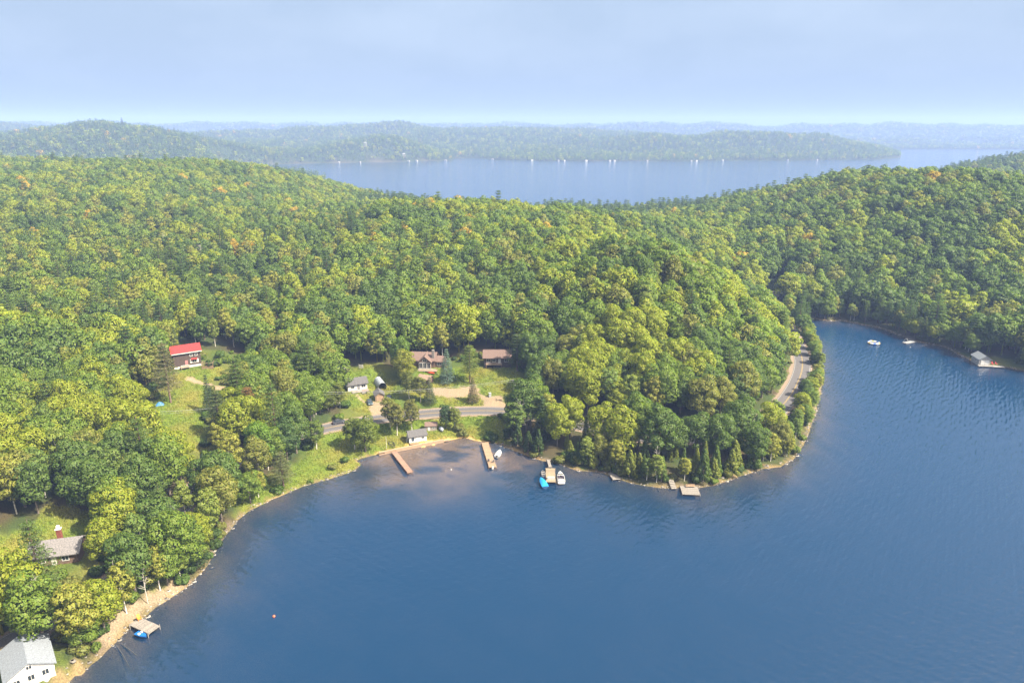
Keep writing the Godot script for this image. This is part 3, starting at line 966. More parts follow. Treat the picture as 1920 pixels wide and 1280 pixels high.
	put("chimney_pipe", Shape.new().tube([Vector3(-2.2, 2.8, -1), Vector3(-2.2, 4.9, -1)], [0.13, 0.13], 8).done(), paint("steel", lin(0.275, 0.275, 0.275), 0.4, 0.8), t)
	# tunnel shelter
	t = thing("tunnel_shelter", "grey fabric tunnel shelter with an open dark front end", "shelter", Vector3(-50.1, 5.95, -243.6), deg_to_rad(24))
	var hoop := []
	for j in 13:
		var z := -3.6 + j * 0.6
		var row := []
		for i in 13:
			var w := PI * i / 12.0
			var pinch := 1.0 - 0.025 * (j % 2)
			row.append(Vector3(cos(w) * 1.6 * pinch, pow(sin(w), 0.8) * 2.5 * pinch, z))
		hoop.append(row)
	var cloth := paint("shelter_fabric", lin(0.22, 0.248, 0.275), 0.6)
	put("cover", Shape.new().sheet(hoop).done(), cloth, t)
	for j in 5:
		var pts := []
		for i in 13:
			pts.append(Vector3(cos(PI * i / 12.0) * 1.62, pow(sin(PI * i / 12.0), 0.8) * 2.53, -3.6 + j * 1.8))
		var rad := []
		rad.resize(13)
		rad.fill(0.05)
		put("hoop", Shape.new().tube(pts, rad, 5).done(), paint("steel", lin(0.275, 0.275, 0.275), 0.4, 0.8), t)
	var back := Shape.new()
	for i in 12:
		back.tri(Vector3(0, 0, -3.58), Vector3(cos(PI * i / 12.0) * 1.6, pow(sin(PI * i / 12.0), 0.8) * 2.5, -3.58), Vector3(cos(PI * (i + 1) / 12.0) * 1.6, pow(sin(PI * (i + 1) / 12.0), 0.8) * 2.5, -3.58))
	put("back_panel", back.done(), cloth, t)
	# garden shed with double doors (its gable is the front)
	t = thing("garden_shed", "small shed with tan double doors at the gravel drive end", "shed", Vector3(-48.8, 4.6, -233.6), deg_to_rad(18))
	var walls := put("wall", gable_walls(4.2, 3.3, 2.2, 1.2).done(), lumber, t)
	walls.rotation.y = PI / 2
	var rf := put("roof", gable_roof(4.2, 3.3, 2.2, 1.2, 0.35).done(), grey_roof, t)
	rf.rotation.y = PI / 2
	for e in [-0.62, 0.62]:
		var dd := put("door", Shape.new().soft_box(Vector3(e, 1.0, 2.14), Vector3(1.2, 1.95, 0.1), 0.02).done(), paint("tan_door", lin(0.275, 0.182, 0.11), 0.8, 0.0, 0.15), t)
		put("handle", Shape.new().box(Vector3(e * 0.25, 1.0, 2.22), Vector3(0.06, 0.2, 0.06)).done(), paint("steel", lin(0.275, 0.275, 0.275), 0.4, 0.8), dd)
	# the large house in the middle
	t = thing("gabled_house", "brown-roofed house with tall glazed gable and stone chimney", "house", Vector3(-35.4, 8.2, -261.2), deg_to_rad(-4))
	var tan_wall := paint("cedar_wall", lin(0.149, 0.093, 0.062), 0.85, 0.0, 0.3)
	put("wall", gable_walls(9.6, 6.5, 3.2, 2.2).done(), tan_wall, t)
	put("roof", gable_roof(9.6, 6.5, 3.2, 2.2, 0.6).done(), brown_roof, t)
	var gw := put("gable_wall", gable_walls(6.0, 4.6, 3.2, 2.0).done(), tan_wall, t)
	gw.rotation.y = PI / 2
	gw.position = Vector3(1.2, 0.01, 2.2)
	var gr := put("gable_roof", gable_roof(6.0, 4.6, 3.2, 2.0, 0.5).done(), brown_roof, t)
	gr.rotation.y = PI / 2
	gr.position = Vector3(1.2, 0.02, 2.2)
	for x in [-0.4, 1.2, 2.8]:
		window(t, Vector3(x, 1.6, 5.2), 1.35, 2.3, 0, white)
	window(t, Vector3(1.2, 3.7, 5.2), 1.7, 0.9, 0, white)
	var wing := put("wing_wall", gable_walls(4.6, 4.8, 2.6, 1.4).done(), tan_wall, t)
	wing.position = Vector3(6.4, 0, 0.2)
	var wr := put("wing_roof", gable_roof(4.6, 4.8, 2.6, 1.4, 0.5).done(), brown_roof, t)
	wr.position = Vector3(6.4, 0, 0.2)
	window(t, Vector3(6.6, 1.5, 2.62), 1.8, 1.2, 0, white)
	put("chimney", Shape.new().soft_box(Vector3(4.1, 3.6, 2.2), Vector3(1.0, 7.2, 0.9), 0.06).done(), paint("field_stone", lin(0.231, 0.209, 0.198), 0.95, 0.0, 0.5), t)
	deck(t, Vector3(2.6, 0.2, 6.7), 7.6, 2.8, lumber, 0.9)
	railing(t, Vector3(-1.0, 0.24, 8.0), Vector3(6.2, 0.24, 8.0), 0.9, white)
	# tan-roofed shed below it
	t = thing("garage_shed", "small shed with wide tan-brown roof below the gabled house", "shed", Vector3(-33.3, 5.8, -247.4), deg_to_rad(-22))
	put("wall", gable_walls(4.6, 4.0, 2.1, 1.0).done(), tan_wall, t)
	put("roof", gable_roof(4.6, 4.0, 2.1, 1.0, 0.4).done(), paint("tan_roof", lin(0.198, 0.138, 0.099), 0.9, 0.0, 0.2), t)
	door(t, Vector3(0.6, 0.05, 2.0), 1.0, 1.9, 0, white)
	window(t, Vector3(-1.2, 1.3, 2.0), 0.9, 0.8, 0, white)
	# the long brown house to its right
	t = thing("brown_house", "dark house with plain brown metal roof and white-railed balcony", "house", Vector3(-5.8, 8.4, -261.0), deg_to_rad(0))
	put("wall", gable_walls(10.4, 6.6, 4.2, 1.9).done(), brown_wall, t)
	var br := put("roof", gable_roof(10.4, 6.6, 4.2, 1.9, 0.7).done(), brown_roof, t)
	put("seam", roof_ribs(10.4, 6.6, 4.2, 1.9, 0.7, 0.6).done(), brown_roof, br).set_meta("kind", "stuff")
	deck(t, Vector3(-1.4, 1.6, 4.2), 6.4, 1.7, lumber, 1.6)
	railing(t, Vector3(-4.5, 1.65, 5.0), Vector3(1.7, 1.65, 5.0), 0.9, paint("balcony_rail", lin(0.33, 0.275, 0.248), 0.8))
	for x in [-3.6, -1.4, 3.6]:
		window(t, Vector3(x, 3.0, 3.3), 1.5, 1.3, 0, white)
	door(t, Vector3(0.8, 1.7, 3.3), 1.0, 2.0, 0, white)
	# boathouse on the sea wall
	t = thing("boathouse", "white boathouse with dark grey roof behind the timber sea wall", "boathouse", Vector3(-31.6, 1.05, -206.9), deg_to_rad(21))
	put("wall", gable_walls(5.8, 3.8, 2.2, 1.3).done(), white, t)
	put("roof", gable_roof(5.8, 3.8, 2.2, 1.3, 0.35).done(), grey_roof, t)
	window(t, Vector3(-1.7, 1.3, 1.9), 0.8, 1.3, 0, paint("blue_trim", lin(0.124, 0.155, 0.186), 0.7))
	door(t, Vector3(-0.2, 0.05, 1.9), 0.9, 1.9, 0, white)
	window(t, Vector3(1.7, 1.4, 1.9), 1.0, 0.8, 0, white)
	put("porch", Shape.new().box(Vector3(-1.4, 0.02, 2.5), Vector3(3.0, 0.16, 1.2)).done(), lumber, t)
	var lad := Shape.new()
	lad.box(Vector3(-3.35, 1.3, 0.6), Vector3(0.12, 3.0, 0.3), Basis(Vector3.FORWARD, 0.16))
	put("barge_board", lad.done(), white, t)
	# small brown-roofed shed behind it
	t = thing("tool_shed", "tiny beige shed with brown roof behind the boathouse", "shed", Vector3(-27.6, 1.4, -214.4), deg_to_rad(6))
	put("wall", gable_walls(3.8, 2.8, 1.8, 0.7).done(), paint("beige_wall", lin(0.275, 0.231, 0.187), 0.85, 0.0, 0.15), t)
	put("roof", gable_roof(3.8, 2.8, 1.8, 0.7, 0.3).done(), brown_roof, t)
	door(t, Vector3(-0.8, 0.02, 1.4), 0.8, 1.6, 0, white)
	window(t, Vector3(0.8, 1.1, 1.4), 0.8, 0.6, 0, white)
	# white house at the bottom corner
	t = thing("lakeside_house", "white clapboard house with blue-grey roof on the near bank", "house", Vector3(-90.6, 2.6, -104.2), deg_to_rad(40))
	var lw := put("wall", gable_walls(9.0, 7.2, 3.0, 2.0).done(), white, t)
	lw.rotation.y = PI / 2
	var lr := put("roof", gable_roof(9.0, 7.2, 3.0, 2.0, 0.5).done(), paint("blue_grey_roof", lin(0.182, 0.204, 0.237), 0.8, 0.0, 0.25), t)
	lr.rotation.y = PI / 2
	for x in [-2.2, 0.0, 2.2]:
		window(t, Vector3(x, 1.7, 4.5), 1.1, 1.2, 0, white)
	window(t, Vector3(0, 3.9, 4.5), 0.9, 0.8, 0, white)
	for z in [-2.4, 0.6, 2.8]:
		window(t, Vector3(3.6, 1.7, z), 1.2, 1.2, PI / 2, white)
	# house with the brick chimney
	t = thing("chimney_house", "grey-roofed house with tall red brick chimney among near trees", "house", Vector3(-105.2, 4.6, -137.0), deg_to_rad(14))
	put("wall", gable_walls(10.0, 6.6, 2.7, 1.9).done(), tan_wall, t)
	put("roof", gable_roof(10.0, 6.6, 2.7, 1.9, 0.6).done(), paint("pale_shingle", lin(0.167, 0.155, 0.155), 0.9, 0.0, 0.35), t)
	var ch := put("chimney", Shape.new().soft_box(Vector3(0.6, 4.3, -0.6), Vector3(0.95, 5.2, 0.85), 0.03).done(), paint("red_brick", lin(0.198, 0.0495, 0.0275), 0.9, 0.0, 0.35), t)
	put("chimney_cap", Shape.new().box(Vector3(0.6, 7.0, -0.6), Vector3(1.2, 0.18, 1.1)).box(Vector3(0.6, 7.45, -0.6), Vector3(0.6, 0.7, 0.6)).done(), white, ch)
	window(t, Vector3(-2.4, 1.5, 3.3), 1.4, 1.2, 0, white)
	window(t, Vector3(2.4, 1.5, 3.3), 1.4, 1.2, 0, white)
	door(t, Vector3(0, 0.05, 3.3), 1.0, 2.0, 0, white)
	# boathouse across the inlet
	t = thing("boathouse", "grey-roofed boathouse with pale doors across the inlet", "boathouse", Vector3(207.4, 0.55, -286.2), deg_to_rad(-8))
	var bw := put("wall", gable_walls(6.6, 4.6, 2.5, 1.5).done(), paint("pale_wall", lin(0.275, 0.264, 0.242), 0.8, 0.0, 0.15), t)
	bw.rotation.y = PI / 2
	var bro := put("roof", gable_roof(6.6, 4.6, 2.5, 1.5, 0.5).done(), paint("slate_roof", lin(0.154, 0.171, 0.187), 0.8, 0.0, 0.2), t)
	bro.rotation.y = PI / 2
	for e in [-0.85, 0.85]:
		put("door", Shape.new().soft_box(Vector3(e, 1.1, 3.35), Vector3(1.6, 2.1, 0.1), 0.02).done(), white, t)
	window(t, Vector3(-2.3, 1.4, 0.6), 1.1, 0.9, -PI / 2, white)
	deck(t, Vector3(0, -0.1, 4.2), 5.6, 1.6, paint("grey_plank", lin(0.231, 0.22, 0.209), 0.9, 0.0, 0.25), 1.4)
	deck(t, Vector3(5.2, -0.1, 3.2), 4.6, 4.2, paint("grey_plank", lin(0.231, 0.22, 0.209), 0.9, 0.0, 0.25), 1.4)
	for k in 2:
		var c := chair("red slatted lounge chair on the inlet boathouse deck, %s" % ["next to the boathouse", "farther from the boathouse"][k], Vector3(211.0 + k * 1.5, 0.5, -283.6 + k * 0.2), PI * 0.1 + k * 0.3, paint("red_plastic", lin(0.275, 0.0165, 0.0275), 0.5), "red chairs by the inlet boathouse")
	t = thing("hillside_cottage", "cottage with pale eaves half hidden by pines across the inlet", "house", Vector3(235.5, 5.2, -309.5), deg_to_rad(-35))
	put("wall", gable_walls(9, 7, 3.0, 2.0).done(), brown_wall, t)
	put("roof", gable_roof(9, 7, 3.0, 2.0, 0.6).done(), paint("slate_roof", lin(0.154, 0.171, 0.187), 0.8, 0.0, 0.2), t)
	put("eave_board", Shape.new().box(Vector3(0, 2.65, 4.14), Vector3(10.2, 0.3, 0.06)).done(), white, t)
	window(t, Vector3(-2, 1.6, 3.5), 1.5, 1.2, 0, white)
	window(t, Vector3(2, 1.6, 3.5), 1.5, 1.2, 0, white)

func chair(label: String, at: Vector3, turn: float, mat: Material, group := "") -> Node3D:
	var t := thing("lounge_chair", label, "chair", at, turn, group)
	put("seat", Shape.new().box(Vector3(0, 0.38, 0.05), Vector3(0.6, 0.06, 0.6), Basis(Vector3.RIGHT, 0.18)).done(), mat, t)
	put("backrest", Shape.new().box(Vector3(0, 0.78, -0.36), Vector3(0.6, 0.85, 0.06), Basis(Vector3.RIGHT, -0.35)).done(), mat, t)
	for e in [-0.34, 0.34]:
		put("armrest", Shape.new().box(Vector3(e, 0.58, 0.0), Vector3(0.12, 0.04, 0.75)).done(), mat, t)
		put("leg", Shape.new().box(Vector3(e, 0.29, 0.32), Vector3(0.07, 0.58, 0.08)).done(), mat, t)
		put("leg", Shape.new().box(Vector3(e, 0.22, -0.3), Vector3(0.07, 0.44, 0.08)).done(), mat, t)
	return t

# ---------------------------------------------------------------- docks and boats
# a jetty from a to b (middle line): planks across, stringers, posts into the water
func jetty(called: String, label: String, a: Vector3, b: Vector3, w: float, mat: Material, cat := "dock") -> Node3D:
	var along := b - a
	var l := along.length()
	var t := thing(called, label, cat, a, atan2(along.x, along.z))
	var s := Shape.new()
	var n := int(l / 0.28)
	rng.seed = int(l * 1000)
	for k in n:
		var g := rng.randf_range(0.72, 1.0)
		s.tint = Color(g, g, g)
		s.box(Vector3(rng.randf_range(-0.03, 0.03), 0.0, (k + 0.5) * l / n), Vector3(w, 0.08, l / n - 0.035))
	var m: StandardMaterial3D = mat.duplicate()
	m.vertex_color_use_as_albedo = true
	put("planks", s.done(), m, t).set_meta("kind", "stuff")
	for e in [-1.0, 1.0]:
		put("stringer", Shape.new().box(Vector3(e * (w / 2 - 0.08), -0.14, l / 2), Vector3(0.1, 0.2, l - 0.1)).done(), mat, t)
	var posts := maxi(2, int(l / 4.0) + 1)
	for k in posts:
		for e in [-1.0, 1.0]:
			put("post", Shape.new().tube([Vector3(e * (w / 2 + 0.06), -2.4, 0.3 + k * (l - 0.6) / (posts - 1)), Vector3(e * (w / 2 + 0.06), 0.3, 0.3 + k * (l - 0.6) / (posts - 1))], [0.09, 0.09], 6).done(), mat, t)
	return t

# hull of a boat, bow towards +z
func hull(l: float, w: float, h: float, deck_in := 0.12) -> Shape:
	var rows := []
	for k in 13:
		var t := k / 12.0
		var half := w / 2 * (1.0 - pow(maxf(0.0, t - 0.35) / 0.65, 2.4) * 0.97)
		var rise := 0.22 * h * t * t
		var z := -l / 2 + l * t
		rows.append([Vector3(-half + deck_in, h + rise, z), Vector3(-half, h + rise, z), Vector3(-half * 0.85, h * 0.3 + rise, z), Vector3(0, -0.12 + rise * 1.2, z), Vector3(half * 0.85, h * 0.3 + rise, z), Vector3(half, h + rise, z), Vector3(half - deck_in, h + rise, z)])
	var s := Shape.new()
	s.sheet(rows)
	var r: Array = rows[0]
	s.quad(r[1], r[2], r[4], r[5])
	s.tri(r[2], r[3], r[4])
	return s

func boat_top(l: float, w: float, h: float, from: float, to: float, crown: float) -> Shape:   # a deck or a cover over part of the hull
	var rows := []
	for k in 9:
		var t := lerpf(from, to, k / 8.0)
		var half := w / 2 * (1.0 - pow(maxf(0.0, t - 0.35) / 0.65, 2.4) * 0.97)
		var row := []
		for j in 7:
			var x := -1.0 + j / 3.0
			row.append(Vector3(x * half, h + 0.22 * h * t * t + 0.02 + crown * (1 - x * x) * sin(PI * clampf((t - from) / (to - from), 0.06, 0.94)), -l / 2 + l * t))
		rows.append(row)
	return Shape.new().sheet(rows)

func build_docks() -> void:
	var new_wood := paint("fresh_decking", lin(0.275, 0.187, 0.116), 0.85, 0.0, 0.2)
	var grey_wood := paint("weathered_decking", lin(0.231, 0.209, 0.187), 0.9, 0.0, 0.25)
	var white := paint("gelcoat", lin(0.396, 0.396, 0.385), 0.25)
	jetty("jetty", "long narrow reddish wooden jetty beside the timber sea wall", Vector3(-37.9, 0.6, -199.0), Vector3(-30.7, 0.6, -185.2), 1.7, paint("reddish_decking", lin(0.248, 0.149, 0.105), 0.85, 0.0, 0.2))
	var t := jetty("jetty", "wide pale wooden jetty with the covered white boat alongside", Vector3(-9.0, 0.6, -205.8), Vector3(-5.9, 0.6, -188.5), 2.3, new_wood)
	put("ladder", Shape.new().box(Vector3(0, -0.1, 17.7), Vector3(0.6, 0.9, 0.08)).done(), white, t)
	for k in 2:
		chair("weathered wooden chair at the end of the wide jetty, %s" % ["on the left", "on the right"][k], Vector3(-7.3 + k * 1.5, 0.64, -192.2 + k * 0.6), PI + 0.2 * k, grey_wood, "chairs on the wide jetty")
	t = thing("covered_boat", "small white boat under a pale cover beside the wide jetty", "boat", Vector3(-4.3, 0.05, -198.0), PI - 0.18)
	put("hull", hull(4.6, 1.9, 0.6).done(), white, t)
	put("cover", boat_top(4.6, 1.9, 0.6, 0.0, 0.97, 0.45).done(), paint("pale_cover", lin(0.303, 0.303, 0.303), 0.8), t)
	put("outboard_motor", Shape.new().soft_box(Vector3(0, 0.75, -2.45), Vector3(0.35, 0.7, 0.4), 0.08).done(), paint("black_plastic", lin(0.03, 0.03, 0.03), 0.4), t)
	# the dock of the wooded point, with its gangway
	t = jetty("floating_dock", "square tan floating dock between blue boat and white speedboat", Vector3(11.7, 0.6, -187.8), Vector3(11.4, 0.6, -179.2), 2.8, paint("tan_decking", lin(0.242, 0.187, 0.121), 0.85, 0.0, 0.2))
	put("bench", Shape.new().box(Vector3(0.1, 0.3, 6.6), Vector3(2.2, 0.5, 0.9)).box(Vector3(0.1, 0.75, 7.0), Vector3(2.2, 0.5, 0.15)).done(), white, t)
	jetty("gangway", "narrow grey gangway from rocky shore to the floating dock", Vector3(11.3, 0.9, -193.0), Vector3(11.7, 0.65, -188.0), 0.9, grey_wood, "gangway")
	t = thing("speedboat", "white speedboat with dark cockpit moored at the floating dock", "boat", Vector3(14.5, 0.05, -182.2), PI)
	put("hull", hull(6.2, 2.3, 0.8).done(), white, t)
	put("foredeck", boat_top(6.2, 2.3, 0.8, 0.6, 0.99, 0.14).done(), white, t)
	put("swim_platform", Shape.new().box(Vector3(0, 0.45, -3.35), Vector3(1.9, 0.12, 0.7)).done(), white, t)
	put("cockpit_floor", boat_top(6.2, 2.05, 0.42, 0.05, 0.66, 0.0).done(), paint("boat_carpet", lin(0.04, 0.035, 0.045), 0.95), t)
	for e in [[-0.55, 0.3], [0.55, 0.3]]:
		put("seat", Shape.new().soft_box(Vector3(e[0], 0.75, e[1]), Vector3(0.6, 0.5, 0.6), 0.08).done(), paint("dark_vinyl", lin(0.06, 0.05, 0.07), 0.6), t)
	put("rear_seat", Shape.new().soft_box(Vector3(0, 0.75, -2.3), Vector3(1.8, 0.45, 0.8), 0.08).done(), white, t)
	put("windscreen", Shape.new().box(Vector3(0, 1.2, 0.9), Vector3(1.8, 0.45, 0.05), Basis(Vector3.RIGHT, -0.6)).done(), glass(), t)
	t = thing("blue_boat", "boat under a bright blue tarpaulin beside the floating dock", "boat", Vector3(9.1, 0.05, -179.2), PI + 0.22)
	put("hull", hull(5.4, 1.8, 0.6).done(), paint("blue_hull", lin(0.0186, 0.062, 0.155), 0.4), t)
	put("tarpaulin", boat_top(5.4, 2.0, 0.64, -0.02, 0.98, 0.5).done(), paint("bright_blue_tarp", lin(0.0066, 0.165, 0.396), 0.45), t)
	t = thing("rowing_boat", "small grey aluminium boat on the shore side of the floating dock", "boat", Vector3(9.4, 0.02, -185.2), PI + 0.05)
	put("hull", hull(3.2, 1.3, 0.5).done(), paint("aluminium", lin(0.275, 0.275, 0.286), 0.4, 0.6), t)
	for z in [-0.8, 0.4]:
		put("thwart", Shape.new().box(Vector3(0, 0.4, z), Vector3(1.15, 0.06, 0.3)).done(), grey_wood, t)
	# platforms along the point
	jetty("swim_platform", "broad grey swim platform at the tip of the wooded point", Vector3(51.3, 0.5, -177.0), Vector3(50.9, 0.5, -172.2), 5.0, grey_wood, "platform")
	t = thing("garden_bench", "long low wooden bench at the back of the swim platform", "bench", Vector3(51.6, 0.54, -176.4), 0.0)
	put("seat", Shape.new().box(Vector3(0, 0.42, 0), Vector3(2.6, 0.08, 0.5)).done(), new_wood, t)
	put("backrest", Shape.new().box(Vector3(0, 0.7, -0.25), Vector3(2.6, 0.35, 0.06)).done(), new_wood, t)
	for e in [-1.1, 1.1]:
		put("leg", Shape.new().box(Vector3(e, 0.2, 0), Vector3(0.1, 0.4, 0.44)).done(), new_wood, t)
	t = thing("shore_steps", "weathered wooden steps down to the water by the swim platform", "steps", Vector3(46.8, 0.3, -176.0), 0.1)
	for k in 6:
		put("step", Shape.new().box(Vector3(0, 0.15 + k * 0.2, -k * 0.6), Vector3(1.5, 0.1, 0.55)).done(), grey_wood, t)
	for e in [-0.75, 0.75]:
		put("stringer", Shape.new().box(Vector3(e, 0.5, -1.5), Vector3(0.08, 0.2, 3.6), Basis(Vector3.RIGHT, 0.32)).done(), grey_wood, t)
	jetty("shore_dock", "small low dock half hidden under shore trees of the point", Vector3(30.2, 0.5, -185.2), Vector3(31.0, 0.5, -181.0), 2.3, grey_wood)
	# near bank
	jetty("bank_dock", "grey plank dock on the near left bank above a pedal boat", Vector3(-79.4, 0.95, -119.7), Vector3(-73.8, 0.95, -117.0), 2.6, grey_wood)
	chair("orange lounge chair on the near bank dock", Vector3(-78.5, 1.0, -120.0), 0.9, paint("orange_plastic", lin(0.413, 0.149, 0.0165), 0.5))
	t = thing("pedal_boat", "blue plastic pedal boat tucked against the near bank dock", "boat", Vector3(-76.2, 0.08, -116.3), deg_to_rad(66))
	put("hull", hull(2.8, 1.4, 0.5).done(), paint("bright_blue_plastic", lin(0.0055, 0.088, 0.303), 0.4), t)
	put("deck", boat_top(2.8, 1.4, 0.5, 0.0, 0.98, 0.08).done(), paint("bright_blue_plastic", lin(0.0055, 0.088, 0.303), 0.4), t)
	for e in [-0.35, 0.35]:
		put("seat", Shape.new().soft_box(Vector3(e, 0.68, -0.3), Vector3(0.5, 0.3, 0.5), 0.06).done(), white, t)
	# inlet: raft, dock, canoe
	t = thing("trampoline_raft", "round inflatable trampoline raft with white, yellow and blue panels", "raft", Vector3(175.0, 0.05, -315.6))
	for k in 12:
		var rows := []
		for j in 4:
			var w := TAU * (k + j / 3.0) / 12.0
			var row := []
			for i in 9:
				var q := TAU * i / 8.0
				row.append(Vector3(cos(w) * (2.4 + cos(q) * 0.42), 0.4 + sin(q) * 0.42, sin(w) * (2.4 + cos(q) * 0.42)))
			rows.append(row)
		put("tube_panel", Shape.new().sheet(rows).done(), [white, paint("raft_yellow", lin(0.385, 0.248, 0.0275), 0.4), white, paint("raft_blue", lin(0.011, 0.066, 0.275), 0.4)][k % 4], t)
	var net := Shape.new()
	for k in 24:
		net.tri(Vector3(0, 0.5, 0), Vector3(cos(TAU * k / 24) * 2.05, 0.55, sin(TAU * k / 24) * 2.05), Vector3(cos(TAU * (k + 1) / 24) * 2.05, 0.55, sin(TAU * (k + 1) / 24) * 2.05))
	put("jumping_mat", net.done(), paint("dark_mat", lin(0.06, 0.07, 0.09), 0.8), t)
	t = jetty("inlet_dock", "pale angled dock with a metal arch on the inlet shore", Vector3(196.5, 0.45, -318.5), Vector3(189.6, 0.45, -315.2), 2.2, paint("pale_dock", lin(0.275, 0.275, 0.275), 0.8, 0.0, 0.2))
	var arch := []
	for i in 9:
		arch.append(Vector3(cos(PI * i / 8.0) * 1.2, sin(PI * i / 8.0) * 2.0, 6.6))
	put("arch", Shape.new().tube(arch, [0.08, 0.08, 0.08, 0.08, 0.08, 0.08, 0.08, 0.08, 0.08], 6).done(), white, t)
	t = thing("canoe", "pale green canoe lying on the inlet bank", "canoe", Vector3(202.6, ground_y(202.6, -322.2) + 0.15, -322.2), 1.2)
	put("hull", hull(4.4, 0.9, 0.4).done(), paint("pale_green_hull", lin(0.165, 0.231, 0.198), 0.5), t)
	put("bow_deck", boat_top(4.4, 0.9, 0.4, 0.8, 0.99, 0.03).done(), white, t)
	# buoys
	for b in [["orange mooring buoy alone on the open dark water", Vector3(-51, 0, -122.2), paint("buoy_orange", lin(0.385, 0.088, 0.033), 0.5), 0.3], ["white mooring buoy in the shallow bay between the jetties", Vector3(-18.6, 0, -187.8), white, 0.22], ["white mooring buoy off the inlet dock", Vector3(189.5, 0, -309.8), white, 0.22]]:
		t = thing("buoy", b[0], "buoy", b[1])
		var r: float = b[3]
		var rows := []
		for j in 7:
			var row := []
			for i in 10:
				row.append(Vector3(cos(TAU * i / 10) * sin(PI * j / 6) * r, r * 0.4 + cos(PI * j / 6) * r, sin(TAU * i / 10) * sin(PI * j / 6) * r))
			rows.append(row)
		put("float", Shape.new().sheet(rows, true).done(), b[2], t)
		put("ring", Shape.new().box(Vector3(0, r * 1.5, 0), Vector3(r * 0.3, r * 0.3, r * 0.1)).done(), paint("steel", lin(0.275, 0.275, 0.275), 0.4, 0.8), t)
	# timber sea wall: courses of squared logs
	t = thing("sea_wall", "low retaining wall of pale timbers along the bay shore", "wall", Vector3(-42.6, 0, -198.4), 0.0)
	var run := Vector3(21.5, 0, -10.2)
	var yaw := atan2(-run.z, run.x)
	for c in 3:
		for k in 6:
			var f := (k + 0.5 + (0.5 if c == 1 else 0.0)) / 6.5
			put("timber", Shape.new().soft_box(run * f + Vector3(0, 0.12 + c * 0.38, 0.7), Vector3(run.length() / 6.5 - 0.05, 0.36, 0.7), 0.03, Basis(Vector3.UP, yaw)).done(), new_wood, t)

# ---------------------------------------------------------------- cars, poles and other things
func car(label: String, at: Vector3, turn: float, body: Material) -> void:   # front towards +x
	var t := thing("car", label, "car", at, turn, "cars by the village road")
	var prof := [Vector2(-2.15, 0.35), Vector2(-2.2, 0.75), Vector2(-2.1, 0.98), Vector2(-1.2, 1.0), Vector2(0.75, 0.98), Vector2(1.75, 0.86), Vector2(2.15, 0.65), Vector2(2.18, 0.35)]
	var rows := []
	for k in 9:
		var z := -0.88 + k * 0.22
		var pinch := 1.0 - 0.05 * pow(absf(z) / 0.88, 4.0)
		var row := []
		for p in prof:
			row.append(Vector3(p.x * pinch, p.y - 0.08 * pow(absf(z) / 0.88, 6.0) * float(p.y > 0.8), z))
		rows.append(row)
	var s := Shape.new().sheet(rows)
	for e in [0, 8]:
		for k in range(1, 7):
			s.tri(rows[e][0], rows[e][k], rows[e][k + 1])
	put("body", s.done(), body, t)
	var cab := Shape.new()
	var lo := [Vector3(-1.7, 0.97, 0.8), Vector3(0.95, 0.97, 0.8), Vector3(0.95, 0.97, -0.8), Vector3(-1.7, 0.97, -0.8)]
	var hi := [Vector3(-1.15, 1.42, 0.62), Vector3(0.2, 1.42, 0.62), Vector3(0.2, 1.42, -0.62), Vector3(-1.15, 1.42, -0.62)]
	for k in 4:
		var pane := Shape.new()
		pane.quad(lo[k], lo[(k + 1) % 4], hi[(k + 1) % 4], hi[k])
		put(["window", "windscreen", "window", "rear_window"][k], pane.done(), glass(), t)
	put("roof", Shape.new().soft_box(Vector3(-0.48, 1.45, 0), Vector3(1.42, 0.08, 1.3), 0.03).done(), body, t)
	for e in [[1.35, 0.8], [1.35, -0.8], [-1.3, 0.8], [-1.3, -0.8]]:
		var w := put("wheel", Shape.new().tube([Vector3(e[0], 0.32, e[1] - 0.11), Vector3(e[0], 0.32, e[1] + 0.11)], [0.32, 0.32], 14).done(), paint("tyre_rubber", lin(0.02, 0.02, 0.02), 0.9), t)
		put("rim", Shape.new().tube([Vector3(e[0], 0.32, e[1] - 0.12), Vector3(e[0], 0.32, e[1] + 0.12)], [0.19, 0.19], 10).done(), paint("steel", lin(0.275, 0.275, 0.275), 0.4, 0.8), w)
	for e in [-0.6, 0.6]:
		put("headlight", Shape.new().soft_box(Vector3(2.08, 0.68, e), Vector3(0.16, 0.14, 0.36), 0.03).done(), paint("lamp_glass", lin(0.33, 0.33, 0.33), 0.15), t)
		put("tail_light", Shape.new().soft_box(Vector3(-2.12, 0.8, e), Vector3(0.12, 0.16, 0.34), 0.03).done(), paint("red_lens", lin(0.193, 0.011, 0.011), 0.2), t)

